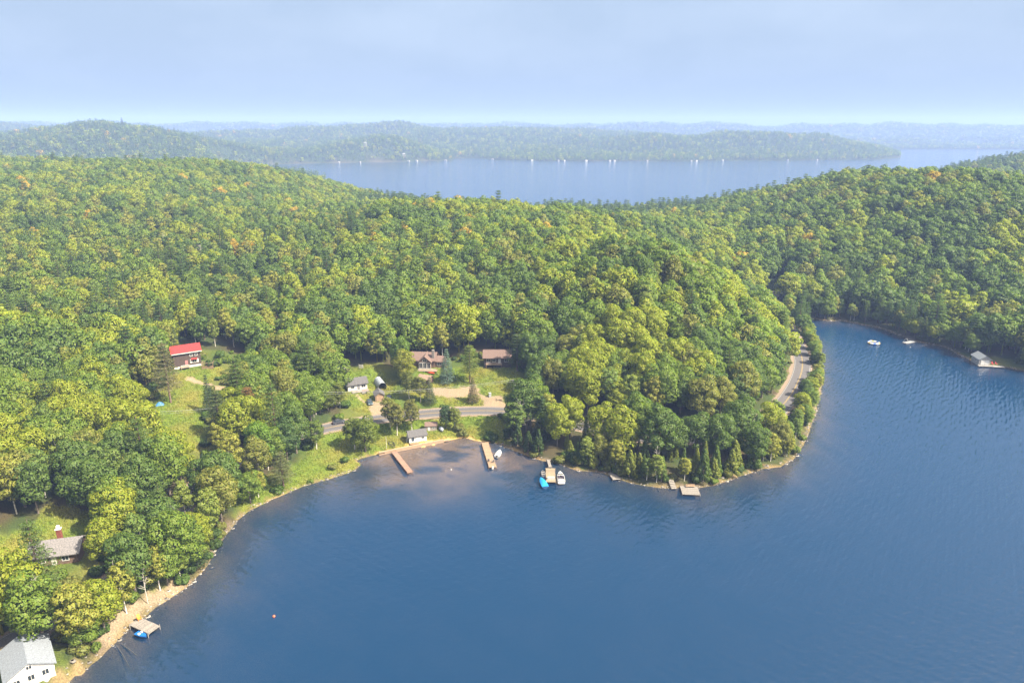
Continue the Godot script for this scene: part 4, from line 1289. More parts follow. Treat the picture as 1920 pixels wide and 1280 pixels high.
func build_small_things() -> void:
	car("dark car parked on the grass left of the garden shed", Vector3(-51.4, ground_y(-51.4, -229.2), -229.2), deg_to_rad(-68), paint("dark_teal_paint", lin(0.03, 0.05, 0.06), 0.25, 0.3))
	car("dark blue car parked to the right of the garden shed", Vector3(-45.2, ground_y(-45.2, -232.8), -232.8), deg_to_rad(-90), paint("dark_blue_paint", lin(0.03, 0.035, 0.06), 0.25, 0.3))
	car("dark grey car standing on the shore road verge", Vector3(-59.4, ground_y(-59.4, -215.6) + 0.06, -215.6), deg_to_rad(28), paint("charcoal_paint", lin(0.06, 0.065, 0.08), 0.25, 0.4))
	# overhead line
	var pole_wood := paint("pole_wood", lin(0.22, 0.193, 0.165), 0.9, 0.0, 0.3)
	var poles := [[Vector3(-68.5, 0, -217.9), "wooden utility pole with grey transformer left of the shore road"], [Vector3(0.6, 0, -231.5), "wooden utility pole beside the shore road under point trees"]]
	for p in poles:
		p[0].y = ground_y(p[0].x, p[0].z)
		var t := thing("utility_pole", p[1], "pole", p[0], 0.35, "poles of the overhead line")
		put("pole", Shape.new().tube([Vector3(0, -0.5, 0), Vector3(0, 9.2, 0)], [0.17, 0.12], 8).done(), pole_wood, t)
		put("crossarm", Shape.new().box(Vector3(0, 8.7, 0), Vector3(0.12, 0.14, 1.9)).done(), pole_wood, t)
		for z in [-0.85, 0.0, 0.85]:
			put("insulator", Shape.new().tube([Vector3(0, 8.76 if z != 0.0 else 9.2, z), Vector3(0, 9.0 if z != 0.0 else 9.4, z)], [0.06, 0.05], 6).done(), paint("lamp_glass", lin(0.33, 0.33, 0.33), 0.15), t)
		put("transformer", Shape.new().tube([Vector3(0.38, 6.9, 0), Vector3(0.38, 7.9, 0)], [0.27, 0.27], 10).done(), paint("transformer_grey", lin(0.275, 0.286, 0.297), 0.5), t)
	var a: Vector3 = poles[0][0]
	var b: Vector3 = poles[1][0]
	var names := ["top", "front", "back"]
	for k in 3:
		var off := Vector3(0.0, [9.4, 9.0, 9.0][k], [0.0, 0.85, -0.85][k])
		for span in [[a, b], [a, a + Vector3(-46, 2.0, 22)]]:
			var pts := []
			var rad := []
			for j in 17:
				var f := j / 16.0
				pts.append(span[0].lerp(span[1], f) + off + Vector3(0, -1.6 * 4.0 * f * (1 - f), 0))
				rad.append(0.022)
			tag(put(numbered("overhead_wire"), Shape.new().tube(pts, rad, 4).done(), paint("wire", lin(0.193, 0.198, 0.198), 0.5), self), "%s overhead wire from transformer pole running %s" % [names[k], "right to the second pole" if span[1] == b else "left into the trees"], "wire", "overhead wires")
	# odds and ends of the yards
	var t := thing("utility_box", "grey utility box at the entrance of the upper drive", "box", Vector3(-8.2, ground_y(-8.2, -236.2), -236.2), 0.3)
	put("cabinet", Shape.new().soft_box(Vector3(0, 0.75, 0), Vector3(0.9, 1.5, 0.7), 0.05).done(), paint("box_grey", lin(0.231, 0.248, 0.259), 0.6), t)
	put("lid", Shape.new().box(Vector3(0, 1.53, 0), Vector3(1.0, 0.08, 0.8)).done(), paint("box_grey", lin(0.231, 0.248, 0.259), 0.6), t)
	t = thing("canoe", "upturned orange-red canoe below the gabled house", "canoe", Vector3(-32.4, ground_y(-32.4, -253.2) + 0.55, -253.2), 1.1)
	var h := put("hull", hull(4.6, 0.95, 0.45).done(), paint("orange_hull", lin(0.358, 0.055, 0.0165), 0.45), t)
	h.rotation.z = PI
	t = thing("covered_pile", "bright blue tarpaulin heaped at the foot of the grey conifer", "tarpaulin", Vector3(-120.0, ground_y(-120, -216), -216), 0.4)
	var rows := []
	for j in 9:
		var row := []
		for i in 9:
			var x := i / 4.0 - 1.0
			var z := j / 4.0 - 1.0
			row.append(Vector3(x * 1.3, (1 - x * x) * (1 - z * z) * 1.1 + 0.06 * sin(i * 2.3 + j * 1.7) + 0.03, z * 1.0))
		rows.append(row)
	put("sheet", Shape.new().sheet(rows).done(), paint("pale_blue_tarp", lin(0.033, 0.138, 0.33), 0.5), t)
	put("rope", Shape.new().tube([Vector3(-1.3, 0.2, 0), Vector3(0, 1.25, 0.05), Vector3(1.3, 0.2, 0)], [0.03, 0.03, 0.03], 4).done(), paint("white_paint", lin(0.5, 0.49, 0.47), 0.7), t)
	t = thing("wrapped_boat", "small boat under a grey cover beside the tiny beige shed", "boat", Vector3(-24.0, ground_y(-24, -213.2) + 0.1, -213.2), 0.3)
	put("hull", hull(3.4, 1.4, 0.5).done(), paint("grey_hull", lin(0.22, 0.231, 0.242), 0.5), t)
	put("cover", boat_top(3.4, 1.5, 0.52, 0, 0.97, 0.6).done(), paint("grey_cover", lin(0.198, 0.22, 0.248), 0.7), t)
	t = thing("boat_trailer", "dark empty boat trailer on the grass left of the boathouse", "trailer", Vector3(-39.2, ground_y(-39.2, -203.2), -203.2), 0.5)
	var steel := paint("dark_steel", lin(0.05, 0.055, 0.06), 0.5, 0.5)
	for e in [-0.7, 0.7]:
		put("side_rail", Shape.new().box(Vector3(e, 0.5, 0), Vector3(0.1, 0.12, 3.4)).done(), steel, t)
		var w := put("wheel", Shape.new().tube([Vector3(e * 1.25 - 0.1, 0.3, -0.6), Vector3(e * 1.25 + 0.1, 0.3, -0.6)], [0.3, 0.3], 12).done(), paint("tyre_rubber", lin(0.02, 0.02, 0.02), 0.9), t)
		put("rim", Shape.new().tube([Vector3(e * 1.25 - 0.11, 0.3, -0.6), Vector3(e * 1.25 + 0.11, 0.3, -0.6)], [0.16, 0.16], 8).done(), paint("steel", lin(0.275, 0.275, 0.275), 0.4, 0.8), w)
	for z in [-1.5, 0.0, 1.5]:
		put("cross_bar", Shape.new().box(Vector3(0, 0.5, z), Vector3(1.4, 0.1, 0.1)).done(), steel, t)
	put("tongue", Shape.new().box(Vector3(0, 0.5, 2.4), Vector3(0.1, 0.1, 1.6)).done(), steel, t)
	t = thing("flag_pole", "thin white flag pole left of the boathouse", "pole", Vector3(-40.6, ground_y(-40.6, -201.0), -201.0))
	put("pole", Shape.new().tube([Vector3(0, -0.3, 0), Vector3(0, 4.2, 0)], [0.06, 0.04], 6).done(), paint("white_paint", lin(0.5, 0.49, 0.47), 0.7), t)
	put("knob", Shape.new().soft_box(Vector3(0, 4.25, 0), Vector3(0.14, 0.14, 0.14), 0.04).done(), paint("white_paint", lin(0.5, 0.49, 0.47), 0.7), t)
	# drowned logs off the near bank
	var logs := [[Vector3(-80.2, -0.15, -113.9), Vector3(-74.8, -0.6, -108.6), "long"], [Vector3(-79.4, -0.2, -114.3), Vector3(-74.4, -0.55, -111.2), "short"]]
	for l in logs:
		tag(put(numbered("sunken_log"), Shape.new().tube([l[0], l[0].lerp(l[1], 0.5) + Vector3(0.1, 0.05, 0), l[1]], [0.16, 0.13, 0.05], 6).done(), paint("drowned_wood", lin(0.186, 0.149, 0.093), 0.9), self), "%s pale sunken log just under water off the near bank" % l[2], "log", "sunken logs")

# ---------------------------------------------------------------- cottages on the far shores
func build_far_shore() -> void:
	var white := paint("far_white", lin(0.27, 0.27, 0.26), 0.7)
	var roof := paint("far_roof", lin(0.165, 0.165, 0.176), 0.8)
	var names := ["at the left end of the second lake", "left of the wooded hump beyond the lake", "below the wooded hump beyond the lake", "right of the wooded hump beyond the lake", "by the narrow channel beyond the lake"]
	var k := 0
	for x in [-505, -448, -313, -290, -205, -62, 62, 143, 160, 226, 299, 313, 413, 545, 562, 652, 858, 955]:
		# walk from the open lake to the far shore
		var z := -1700.0
		while water_off(x, z) < 2.5 and z > -2700.0:
			z -= 2.0
		var w := 3.5 + fmod(absf(x) * 0.37, 4.0)
		var t := thing("far_boathouse", "tiny pale boathouse on the far shore, number %s from the left" % ["one", "two", "three", "four", "five", "six", "seven", "eight", "nine", "ten", "eleven", "twelve", "thirteen", "fourteen", "fifteen", "sixteen", "seventeen", "eighteen"][k], "boathouse", Vector3(x, 0.4, z + 1.0), fmod(x * 0.7, 0.8), "boathouses on the far shore")
		put("wall", gable_walls(w, 4, 1.9, 1.0).done(), white, t)
		put("roof", gable_roof(w, 4, 1.9, 1.0, 0.4).done(), white if k % 3 == 0 else roof, t)
		k += 1
	for p in [[-940, -1990, 22.0, "white house on the slope of the left far hill"], [-585, -1640, 10.0, "white house by the left end of the second lake"], [-452, -2190, 8.0, "pale house on the wooded hump beyond the lake"], [-330, -2160, 7.0, "pale house low on the wooded hump by the far shore"]]:
		var h := ground_y(p[0], p[1])
		var t := thing("far_house", p[3], "house", Vector3(p[0], h + 7.0, p[1]), 0.3)
		put("wall", gable_walls(p[2], 8, 4, 2.4).done(), white, t)
		put("roof", gable_roof(p[2], 8, 4, 2.4, 0.6).done(), roof, t)
		put("terrace", Shape.new().box(Vector3(0, -4, 2), Vector3(p[2] + 4, 7.6, 12)).done(), paint("far_stone", lin(0.186, 0.174, 0.155), 0.9), t)

# ---------------------------------------------------------------- trees and bushes that stand out in the picture
func plant_features() -> void:
	var blue := grow("spruce", 0, 0, -25.0, -246.8, Vector3(1.15, 0.98, 1.15), 0.4, "blue-silver spruce in the middle of the upper yard", Color(0.15, 0.22, 0.2))
	grow("pine", 0, 0, -16.2, -246.5, Vector3(1.05, 0.86, 1.05), 1.0, "fresh green pine between blue spruce and brown house", Color(0.16, 0.2, 0.04))
	grow("spruce", 1, 1, -14.3, -233.4, Vector3(0.8, 0.72, 0.8), 2.0, "thin grey-brown dying spruce by the upper drive", Color(0.2, 0.17, 0.1))
	grow("pine", 1, 1, -117.4, -218.3, Vector3(1.2, 1.06, 1.2), 0.5, "tall grey half-bare conifer left of the cottage lawn", Color(0.19, 0.18, 0.1))
	grow("spruce", 2, 0, -101.8, -213.0, Vector3(0.85, 0.9, 0.85), 2.5, "dark blue-green spruce at the right edge of the cottage lawn", Color(0.07, 0.11, 0.065))
	grow("pine", 2, 0, -92.8, -199.0, Vector3(1.1, 0.88, 1.1), 0.0, "grey-green pine below the cottage lawn", Color(0.11, 0.14, 0.055))
	grow("pine", 3, 0, -84.6, -203.6, Vector3(1.0, 0.9, 1.0), 4.0, "rust-brown dying pine above the shore road bend", Color(0.24, 0.13, 0.055))
	grow("maple", 1, 1, -78.2, -207.5, Vector3(0.9, 0.9, 0.9), 1.4, "pale yellow broadleaf tree above the shore road bend", Color(0.27, 0.25, 0.05))
	grow("maple", 2, 1, -74.6, -184.0, Vector3(0.86, 1.0, 0.86), 2.2, "bright green rounded tree below the shore road bend", Color(0.13, 0.22, 0.025))
	grow("maple", 3, 2, -69.0, -189.6, Vector3(0.95, 0.86, 0.95), 0.2, "smooth blue-green round tree left of the shore lawn", Color(0.07, 0.12, 0.035))
	grow("birch", 1, 2, -62.2, -197.5, Vector3(1.0, 0.66, 1.0), 0.2, "small leafy tree at the head of the shore lawn", Color(0.12, 0.17, 0.03))
	grow("pine", 1, 0, -66.0, -176.0, Vector3(1.0, 0.55, 1.0), 0.9, "soft grey-green low pine on the shore point of the lawn", Color(0.16, 0.18, 0.08))
	grow("maple", 0, 0, -46.9, -198.6, Vector3(0.92, 0.84, 0.92), 3.0, "large broadleaf tree leaning over water left of the sea wall", Color(0.13, 0.17, 0.025))
	grow("birch", 3, 0, -50.6, -199.6, Vector3(1.1, 0.8, 1.1), 1.0, "leafy birch left of the large shore tree", Color(0.14, 0.18, 0.03))
	grow("birch", 0, 1, -38.4, -208.8, Vector3(0.95, 0.82, 0.95), 1.0, "airy olive birch left of the boathouse roof", Color(0.17, 0.17, 0.045))
	grow("birch", 1, 1, -34.0, -212.8, Vector3(0.95, 0.8, 0.95), 2.6, "airy olive birch behind the boathouse", Color(0.18, 0.18, 0.045))
	grow("birch", 2, 2, -41.4, -213.2, Vector3(1.0, 0.78, 1.0), 4.1, "pale birch between the boathouse and the shore road", Color(0.17, 0.18, 0.04))
	grow("maple", 2, 2, -22.6, -214.6, Vector3(0.5, 0.56, 0.5), 0.5, "small dark tree right of the tiny beige shed", Color(0.05, 0.09, 0.035))
	grow("birch", 2, 0, -19.6, -214.0, Vector3(0.7, 0.6, 0.7), 3.2, "small light birch right of the dark little tree", Color(0.16, 0.19, 0.035))
	grow("spruce", 3, 1, -29.9, -231.6, Vector3(0.85, 0.68, 0.85), 1.0, "grey-green fir beside the white trunk above the road", Color(0.1, 0.13, 0.07))
	grow("birch", 3, 1, -33.4, -231.8, Vector3(0.85, 0.74, 0.85), 0.0, "slim birch with pale trunk above the road", Color(0.17, 0.18, 0.05))
	grow("birch", 1, 0, -37.8, -233.6, Vector3(0.9, 0.72, 0.9), 2.0, "slim birch left of the fir above the road", Color(0.15, 0.17, 0.04))
	grow("maple", 0, 1, -41.2, -246.0, Vector3(0.92, 0.86, 0.92), 5.0, "yellow-topped broadleaf tree left of the gabled house", Color(0.22, 0.23, 0.03))
	grow("maple", 3, 0, -43.4, -252.0, Vector3(0.9, 0.95, 0.9), 4.0, "green broadleaf tree covering the left of the gabled house", Color(0.12, 0.19, 0.03))
	grow("pine", 2, 1, 2.0, -252.6, Vector3(1.1, 0.82, 1.1), 2.0, "tall dark pine hiding the right end of the brown house", Color(0.09, 0.13, 0.045))
	for k in 6:
		grow(["maple", "birch"][k % 2], k % 4, k % 3, -79.0 + k * 3.6, -219.6 - (k % 3) * 2.4, Vector3(0.74, 0.62, 0.74), k * 1.3, "leafy tree in the hedge row behind the utility pole, number %s from the left" % ["one", "two", "three", "four", "five", "six"][k], Color(0.1 + 0.02 * (k % 3), 0.15 + 0.012 * (k % 2), 0.03))
	grow("birch", 0, 2, 1.0, -206.8, Vector3(1.3, 0.94, 1.3), 0.7, "light green tree around a bare white tree by the bay", Color(0.13, 0.19, 0.04))
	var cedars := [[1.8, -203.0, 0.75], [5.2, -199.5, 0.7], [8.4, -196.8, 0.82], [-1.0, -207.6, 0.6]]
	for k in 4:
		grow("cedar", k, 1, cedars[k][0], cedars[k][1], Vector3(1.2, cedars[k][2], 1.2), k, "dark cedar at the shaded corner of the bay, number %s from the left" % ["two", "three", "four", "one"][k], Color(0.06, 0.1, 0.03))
	# bare trees
	var pale := paint("bare_wood", lin(0.3, 0.28, 0.25), 0.9)
	var bare := [[2.4, -206.0, 14.0, 4.5, 5, "bare white-limbed tree at the right corner of the bay"], [-84.0, -122.6, 11.0, 1.4, 6, "dead white birch snag above the near bank dock"], [-92.0, -111.0, 15.0, 3.2, 7, "tall bare birch near the bottom left corner"], [-79.6, -125.6, 9.0, 2.2, 8, "leaning pale birch on the near bank"], [43.0, -183.6, 9.0, 1.8, 9, "thin grey dead tree on the rocky point shore"], [-170, -372, 15.0, 3.5, 10, "grey leafless tree in the woods behind the red roof"], [-205, -402, 15.0, 3.5, 11, "grey leafless tree far up the left wooded slope"], [20.0, -345, 16.0, 3.0, 12, "grey leafless tree on the hill behind the houses"]]
	for b in bare:
		var t := thing("bare_tree", b[5], "tree", Vector3(b[0], ground_y(b[0], b[1]), b[1]), 0.4 * b[4])
		put("trunk", bare_tree(b[2], b[3], b[4], Color.WHITE).done(), pale, t)
	var t := grow("pine", 0, 1, -1010, -1860, Vector3(1.3, 1.7, 1.3), 0.0, "lone tall pine standing above the left far hill", Color(0.05, 0.08, 0.03))
	# cedars and small trees along the shore of the point and the lake side of the road
	rng.seed = 515
	var n := 0
	for k in bay.size() - 1:
		var a := bay[k]
		var b := bay[k + 1]
		if a.x < 9.0 or a.x > 141.0 or a.y < -300.0:
			continue
		var steps := maxi(1, int(a.distance_to(b) / 2.6))
		for j in steps:
			var p := a.lerp(b, (j + rng.randf()) / steps)
			var out := Vector2((b - a).y, -(b - a).x).normalized()
			if from_shore(bay, p + out * 2.0) < 0.0:
				out = -out
			p += out * rng.randf_range(1.2, 5.0)
			if absf(p.x - 47.0) < 3.0 or absf(p.x - 11.5) < 1.8 or near_road(p).x < 4.6:
				continue
			var roadside := p.x > 92.0
			if roadside:
				var kind: String = "birch" if rng.randf() < 0.6 else "maple"
				var s := rng.randf_range(0.34, 0.55)
				grow(kind, rng.randi() % 4, rng.randi() % 3, p.x, p.y, Vector3(s * 1.2, s, s * 1.2), rng.randf() * TAU)
			elif rng.randf() < 0.72:
				var s := rng.randf_range(0.6, 1.0)
				grow("cedar", rng.randi() % 4, 0 if rng.randf() < 0.65 else 1, p.x, p.y, Vector3(1.25, s, 1.25) * rng.randf_range(0.85, 1.15), rng.randf() * TAU)
			else:
				var s := rng.randf_range(0.5, 0.75)
				grow("birch", rng.randi() % 4, rng.randi() % 3, p.x, p.y, Vector3(s * 1.2, s, s * 1.2), rng.randf() * TAU)
	# trees that lean over the near bank and the inlet shore
	for k in bay.size() - 1:
		var a := bay[k]
		var b := bay[k + 1]
		var near := a.x < -60.0 and a.y > -166.0 and a.y < -100.0
		var inlet := a.x > 158.0 and a.y < -225.0
		if not (near or inlet):
			continue
		var steps := maxi(1, int(a.distance_to(b) / 2.8))
		for j in steps:
			var p := a.lerp(b, (j + rng.randf()) / steps)
			var out := Vector2((b - a).y, -(b - a).x).normalized()
			if from_shore(bay, p + out * 2.0) < 0.0:
				out = -out
			p += out * rng.randf_range(1.6, 5.5)
			if (p - Vector2(-79.0, -119.0)).length() < 7.0 or (p - Vector2(-90.6, -104.2)).length() < 7.5 or (p - Vector2(208.0, -285.0)).length() < 9.0 or (p - Vector2(196.0, -319.0)).length() < 4.0 or near_road(p).x < 4.2:
				continue
			var kind: String = ["birch", "maple", "birch", "maple", "cedar"][rng.randi() % 5] if near else ["pine", "birch", "maple", "pine", "spruce"][rng.randi() % 5]
			var s := rng.randf_range(0.5, 0.8)
			grow(kind, rng.randi() % 4, rng.randi() % 2, p.x, p.y, Vector3(s * 1.2, s, s * 1.2), rng.randf() * TAU)
	var pines := [[221, -293, "just left of the hillside cottage"], [228, -297, "in front of the hillside cottage"], [226, -286, "at the right end of the inlet shore"], [214, -303, "behind the inlet boathouse"], [233, -293, "right of the inlet boathouse deck"], [207, -322, "behind the pale canoe"]]
	for k in pines.size():
		grow("pine", k % 4, 0, pines[k][0], pines[k][1], Vector3(1.3, 0.95 + 0.06 * (k % 3), 1.3), k * 1.7, "broad bright-tipped pine %s" % pines[k][2], Color(0.12, 0.19, 0.045))
	build_bushes()

func build_bushes() -> void:
	var kinds := []
	for v in 4:
		rng.seed = 300 + v
		var s := Shape.new()
		var lobes := []
		for k in 9:
			var w := k * 2.4
			lobes.append([Vector3(cos(w) * 0.62, rng.randf_range(0.35, 0.95), sin(w) * 0.62) * Vector3(rng.randf_range(0.5, 1.2), 1, rng.randf_range(0.5, 1.2)), Vector3.ONE * rng.randf_range(0.4, 0.62)])
		leaf_cloud(s, lobes, 800, 0.3, 0.7, 0.0, Vector3(0, 0.3, 0))
		var st := Shape.new()
		for k in 5:
			st.tube([Vector3(0, -0.3, 0), lobes[k][0]], [0.05, 0.015], 4)
		kinds.append([s.done(), st.done()])
	var greens := [[Color(0.14, 0.2, 0.03), "bright green"], [Color(0.09, 0.15, 0.03), "mid green"], [Color(0.18, 0.19, 0.05), "olive"], [Color(0.06, 0.1, 0.025), "dark green"]]
	rng.seed = 808
	var n := 0
	var tries := 0
	while n < 290 and tries < 40000:
		tries += 1
		var x := rng.randf_range(-130, 140)
		var z := rng.randf_range(-300, -92)
		if absf(x) > -z * 0.8:
			continue
		var d := water_off(x, z)
		var p := Vector2(x, z)
		if d < 0.5 or near_road(p).x < 4.6:
			continue
		var open := within(lawns, p) or within(dirt, p)
		var edge := within(kept_clear, p) and not open
		var shore := d < (3.2 if x < -60 else 4.5)
		var bank := x < -62 and z > -172 and d < 16.0
		if not (edge or shore or bank) or (open and (not shore or rng.randf() < 0.6)):
			continue
		if (x > -45 and x < -18 and d < 9.0) or (x > -75 and x < -20 and z < -228 and rng.randf() < 0.75):
			continue
		if Vector2(x + 78, z + 119).length() < 4.0 or Vector2(x + 90.6, z + 104.2).length() < 8.0 or Vector2(x + 105, z + 137).length() < 7.5 or Vector2(x + 125, z + 248).length() < 9.0 or Vector2(x + 32, z + 257).length() < 9.0 or Vector2(x + 6, z + 259).length() < 9.0:
			continue
		var g: Array = greens[rng.randi() % 4]
		var v := rng.randi() % 4
		var s := rng.randf_range(0.9, 2.0)
		var where := where_it_grows(x, z)
		var t := thing("shrub", "%s leafy shrub %s" % [g[1], where], "shrub", Vector3(x, ground_y(x, z) - 0.1, z), rng.randf() * TAU, "shrubs " + where)
		put("foliage", kinds[v][0], leaf_mat(g[0]), t).scale = Vector3(s, s * rng.randf_range(0.8, 1.2), s)
		put("stem", kinds[v][1], bark_mat("maple"), t).scale = Vector3(s, s, s)
		n += 1

func build_stones() -> void:
	rng.seed = 61
	var s := Shape.new()
	var rows := []
	for j in 5:
		var row := []
		for i in 7:
			var u := Vector3(cos(TAU * i / 7) * sin(PI * j / 4), cos(PI * j / 4) * 0.7, sin(TAU * i / 7) * sin(PI * j / 4))
			row.append(u * (1.0 + noise.get_noise_3d(u.x * 60, u.y * 60, u.z * 60) * 0.5))
		rows.append(row)
	s.sheet(rows, true)
	var list := []
	for k in bay.size() - 1:
		var a := bay[k]
		var b := bay[k + 1]
		if a.y > -90.0 or (a.x > -48.0 and a.x < -12.0):
			continue
		for j in int(a.distance_to(b) * 2.4):
			var p := a.lerp(b, rng.randf()) + Vector2(rng.randfn(), rng.randfn()) * 0.75
			var q := rng.randf_range(0.1, 0.32) * (1.8 if rng.randf() < 0.1 else 1.0)
			list.append(Transform3D(Basis(Vector3.UP, rng.randf() * TAU).scaled(Vector3(q * 1.3, q * 0.8, q)), Vector3(p.x, maxf(ground_y(p.x, p.y), -0.25), p.y)))
	var mm := MultiMesh.new()
	mm.transform_format = MultiMesh.TRANSFORM_3D
	mm.use_colors = true
	mm.mesh = s.done()
	mm.instance_count = list.size()
	for k in list.size():
		mm.set_instance_transform(k, list[k])
		var g := rng.randf_range(0.09, 0.22)
		mm.set_instance_color(k, Color(g * 1.12, g, g * 0.86))
	var o := MultiMeshInstance3D.new()
	o.name = "shore_stones"
	o.multimesh = mm
	var m := StandardMaterial3D.new()
	m.resource_name = "stone"
	m.vertex_color_use_as_albedo = true
	m.roughness = 0.9
	o.material_override = m
	o.set_meta("kind", "stuff")
	o.set_meta("label", "small grey and tan stones scattered along the waterline")
	o.set_meta("category", "stones")
	add_child(o)
	# long grass of the open ground
	var tuft := Shape.new()
	for k in 9:
		var w := k * 0.7
		var c := Vector3(cos(w), 0, sin(w)) * rng.randf_range(0.05, 0.4)
		var lean := Vector3(rng.randfn(), 0, rng.randfn()) * 0.16
		var g := rng.randf_range(0.7, 1.0)
		tuft.tint = Color(g, g, g)
		var e := Vector3(cos(w + 1.3), 0, sin(w + 1.3)) * 0.09
		tuft.tri(c - e, c + e, c + lean + Vector3(0, rng.randf_range(0.22, 0.45), 0))
	var spots := []
	var tries := 0
	while spots.size() < 9000 and tries < 90000:
		tries += 1
		var p := Vector2(rng.randf_range(-130, 4), rng.randf_range(-258, -120))
		if not within(lawns, p) or within(dirt, p) or near_road(p).x < 4.2 or water_off(p.x, p.y) < 0.6:
			continue
		spots.append(p)
	mm = MultiMesh.new()
	mm.transform_format = MultiMesh.TRANSFORM_3D
	mm.use_colors = true
	mm.mesh = tuft.done()
	mm.instance_count = spots.size()
	for k in spots.size():
		var q := rng.randf_range(0.6, 1.3)
		mm.set_instance_transform(k, Transform3D(Basis(Vector3.UP, rng.randf() * TAU).scaled(Vector3(q * 1.3, q, q * 1.3)), Vector3(spots[k].x, ground_y(spots[k].x, spots[k].y) - 0.02, spots[k].y)))
		var a := noise_b.get_noise_2d(spots[k].x * 3.0, spots[k].y * 3.0) + rng.randf_range(-0.2, 0.2)
		mm.set_instance_color(k, Color(0.19, 0.26, 0.04).lerp(Color(0.32, 0.29, 0.07), clampf(0.4 + a * 1.2, 0, 1)))
	o = MultiMeshInstance3D.new()
	o.name = "lawn_grass"
	o.multimesh = mm
	o.material_override = leaf_mat(Color.WHITE)
	o.set_meta("kind", "stuff")
	o.set_meta("label", "short green and straw-coloured grass of the lawns")
	o.set_meta("category", "grass")
	add_child(o)

# ---------------------------------------------------------------- the scene
func _ready() -> void:
	noise.seed = 11
	noise.frequency = 0.02
	noise.fractal_octaves = 3
	noise_b.seed = 23
	noise_b.frequency = 0.02
	noise_b.fractal_octaves = 4
	# camera
	var cam := Camera3D.new()
	cam.name = "camera"
	cam.position = Vector3(0, 100, 0)
	cam.rotation_degrees = Vector3(-17.4, 0, 0)
	cam.fov = 53.0
	cam.near = 1.0
	cam.far = 20000.0
	add_child(cam)
	# sky, haze, exposure
	var sky_mat := ProceduralSkyMaterial.new()
	sky_mat.sky_top_color = lin(0.136, 0.173, 0.224)
	sky_mat.sky_horizon_color = lin(0.110, 0.143, 0.190)
	sky_mat.sky_curve = 0.25
	sky_mat.ground_bottom_color = lin(0.1, 0.14, 0.16)
	sky_mat.ground_horizon_color = lin(0.15, 0.2, 0.28)
	sky_mat.sun_angle_max = 100.0
	sky_mat.sun_curve = 0.42
	sky_mat.sky_cover = thin_cloud()
	var env := Environment.new()
	env.background_mode = Environment.BG_SKY
	env.sky = Sky.new()
	env.sky.sky_material = sky_mat
	env.tonemap_mode = Environment.TONE_MAPPER_LINEAR
	env.tonemap_exposure = 4.2
	env.fog_enabled = true
	env.fog_density = 0.000175
	env.fog_light_color = lin(0.36, 0.505, 0.95)
	env.volumetric_fog_enabled = true
	env.volumetric_fog_density = 0.0
	env.sdfgi_enabled = true
	env.ssao_enabled = true
	env.ssil_enabled = true
	var around := WorldEnvironment.new()
	around.name = "surroundings"
	around.environment = env
	add_child(around)
	# the sun stands to the right and a little behind
	var sun := DirectionalLight3D.new()
	sun.name = "sun"
	sun.light_energy = 1.5
	sun.light_color = Color(1.0, 0.95, 0.86)
	sun.light_angular_distance = 0.5
	sun.shadow_enabled = true
	add_child(sun)
	var to_sun := Vector3(sin(deg_to_rad(114.0)) * cos(deg_to_rad(50.0)), sin(deg_to_rad(50.0)), -cos(deg_to_rad(114.0)) * cos(deg_to_rad(50.0)))
	sun.look_at_from_position(Vector3.ZERO, -to_sun, Vector3.UP)
	# the land and the lakes
	shore_field = survey(-172, 248, -386, -80, 1.5, true)
	mid_field = survey(-720, 780, -1080, -40, 6.0, false)
	far_field = survey(-4900, 4900, -5100, 200, 50.0, false)
	build_ground()
	build_road()
	build_houses()
	build_docks()
	build_small_things()
	build_far_shore()
	plant_features()
	plant_forest()
	build_stones()

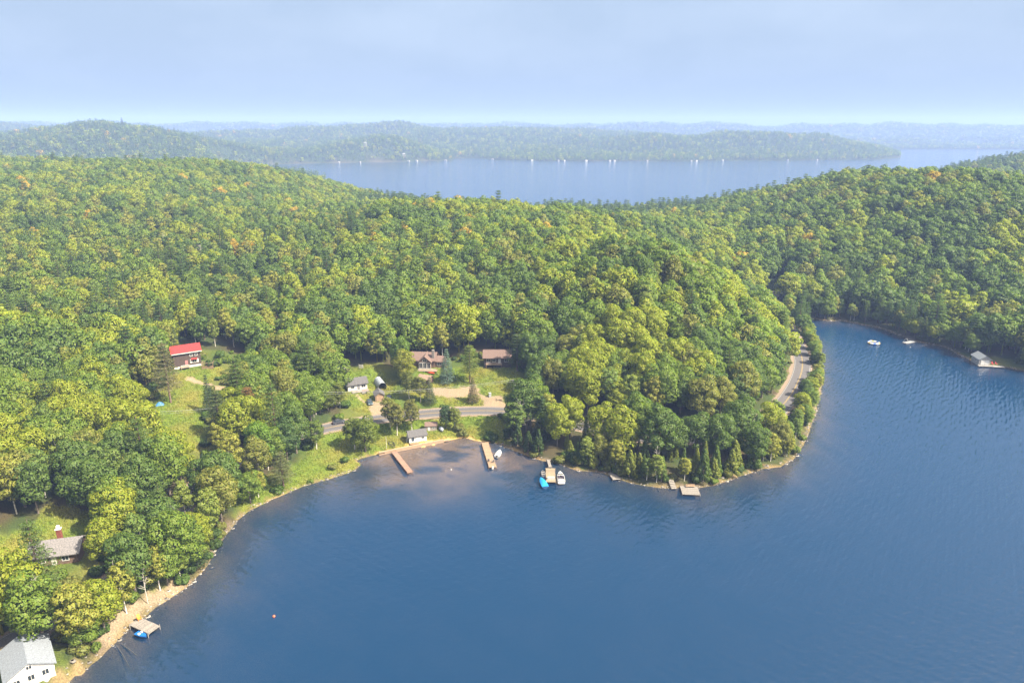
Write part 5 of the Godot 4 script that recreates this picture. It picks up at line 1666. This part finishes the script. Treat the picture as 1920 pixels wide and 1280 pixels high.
func build_ground() -> void:
	var soil := StandardMaterial3D.new()
	soil.resource_name = "soil"
	soil.vertex_color_use_as_albedo = true
	soil.roughness = 0.95
	soil.metallic_specular = 0.2
	soil.albedo_texture = speckle(0.35)
	soil.uv1_triplanar = true
	soil.uv1_world_triplanar = true
	soil.uv1_scale = Vector3.ONE * 0.3
	setting("ground", ground_mesh(shore_field, null, 0.0, true), soil)
	setting("terrain", ground_mesh(mid_field, shore_field, 0.5, false), soil)
	setting("hills", ground_mesh(far_field, mid_field, 3.0, false), soil)
	# water: a clear sheet over real depth
	var w := StandardMaterial3D.new()
	w.resource_name = "lake_water"
	w.transparency = BaseMaterial3D.TRANSPARENCY_ALPHA
	var c := lin(0.0003, 0.0155, 0.046)
	w.albedo_color = Color(c.r, c.g, c.b, 0.52)
	w.roughness = 0.06
	w.normal_enabled = true
	w.normal_texture = ripples()
	w.normal_scale = 0.42
	w.uv1_triplanar = true
	w.uv1_world_triplanar = true
	w.uv1_scale = Vector3.ONE / 31.0
	var s := Shape.new()
	s.quad(Vector3(-4900, 0, -5100), Vector3(4900, 0, -5100), Vector3(4900, 0, 200), Vector3(-4900, 0, 200))
	setting("lake_water", s.done(), w)
	# the water's own murk, which hides the bed where it is deep
	var murk := FogVolume.new()
	murk.name = "lake_depth"
	murk.size = Vector3(9790, 14.0, 5290)
	murk.position = Vector3(0, -7.03, -2450)
	var fm := FogMaterial.new()
	fm.resource_name = "lake_murk"
	fm.density = 0.13
	fm.albedo = lin(0.002, 0.21, 0.6)
	murk.material = fm
	murk.set_meta("kind", "stuff")
	add_child(murk)

func ripples() -> ImageTexture:   # normals of wind waves; repeats without a seam
	var n := 256
	var waves := []
	rng.seed = 77
	for k in 46:
		var long := pow(rng.randf(), 1.5)
		var w := deg_to_rad(68.0) + rng.randfn() * 0.62
		var f := lerpf(9.0, 46.0, long)
		waves.append([roundf(cos(w) * f), roundf(sin(w) * f), rng.randf() * TAU, pow(f, -0.75) * rng.randf_range(0.4, 1.0)])
	var im := Image.create(n, n, false, Image.FORMAT_RGB8)
	var tables := []
	for y in n:
		for x in n:
			var gx := 0.0
			var gy := 0.0
			for q in waves:
				var s: float = cos(TAU * (q[0] * x + q[1] * y) / n + q[2]) * q[3]
				gx += s * q[0]
				gy += s * q[1]
			var v := Vector3(-gx * 0.022, -gy * 0.022, 1.0).normalized()
			im.set_pixel(x, y, Color(v.x * 0.5 + 0.5, v.y * 0.5 + 0.5, v.z * 0.5 + 0.5))
	return ImageTexture.create_from_image(im)

func thin_cloud() -> ImageTexture:   # faint streaks of high cloud all round the sky
	var im := Image.create(1024, 512, false, Image.FORMAT_RGBA8)
	for y in 512:
		var up := cos(PI * (y + 0.5) / 512.0)
		for x in 1024:
			var w := TAU * x / 1024.0
			var v := noise_b.get_noise_3d(cos(w) * 90.0, sin(w) * 90.0, up * 420.0) + 0.5 * noise_b.get_noise_3d(cos(w) * 260.0, sin(w) * 260.0, up * 900.0)
			im.set_pixel(x, y, Color(1, 1, 1, clampf(v * 0.5 + 0.2, 0.0, 1.0) * 0.034 * smoothstep(0.0, 0.12, up)))
	return ImageTexture.create_from_image(im)
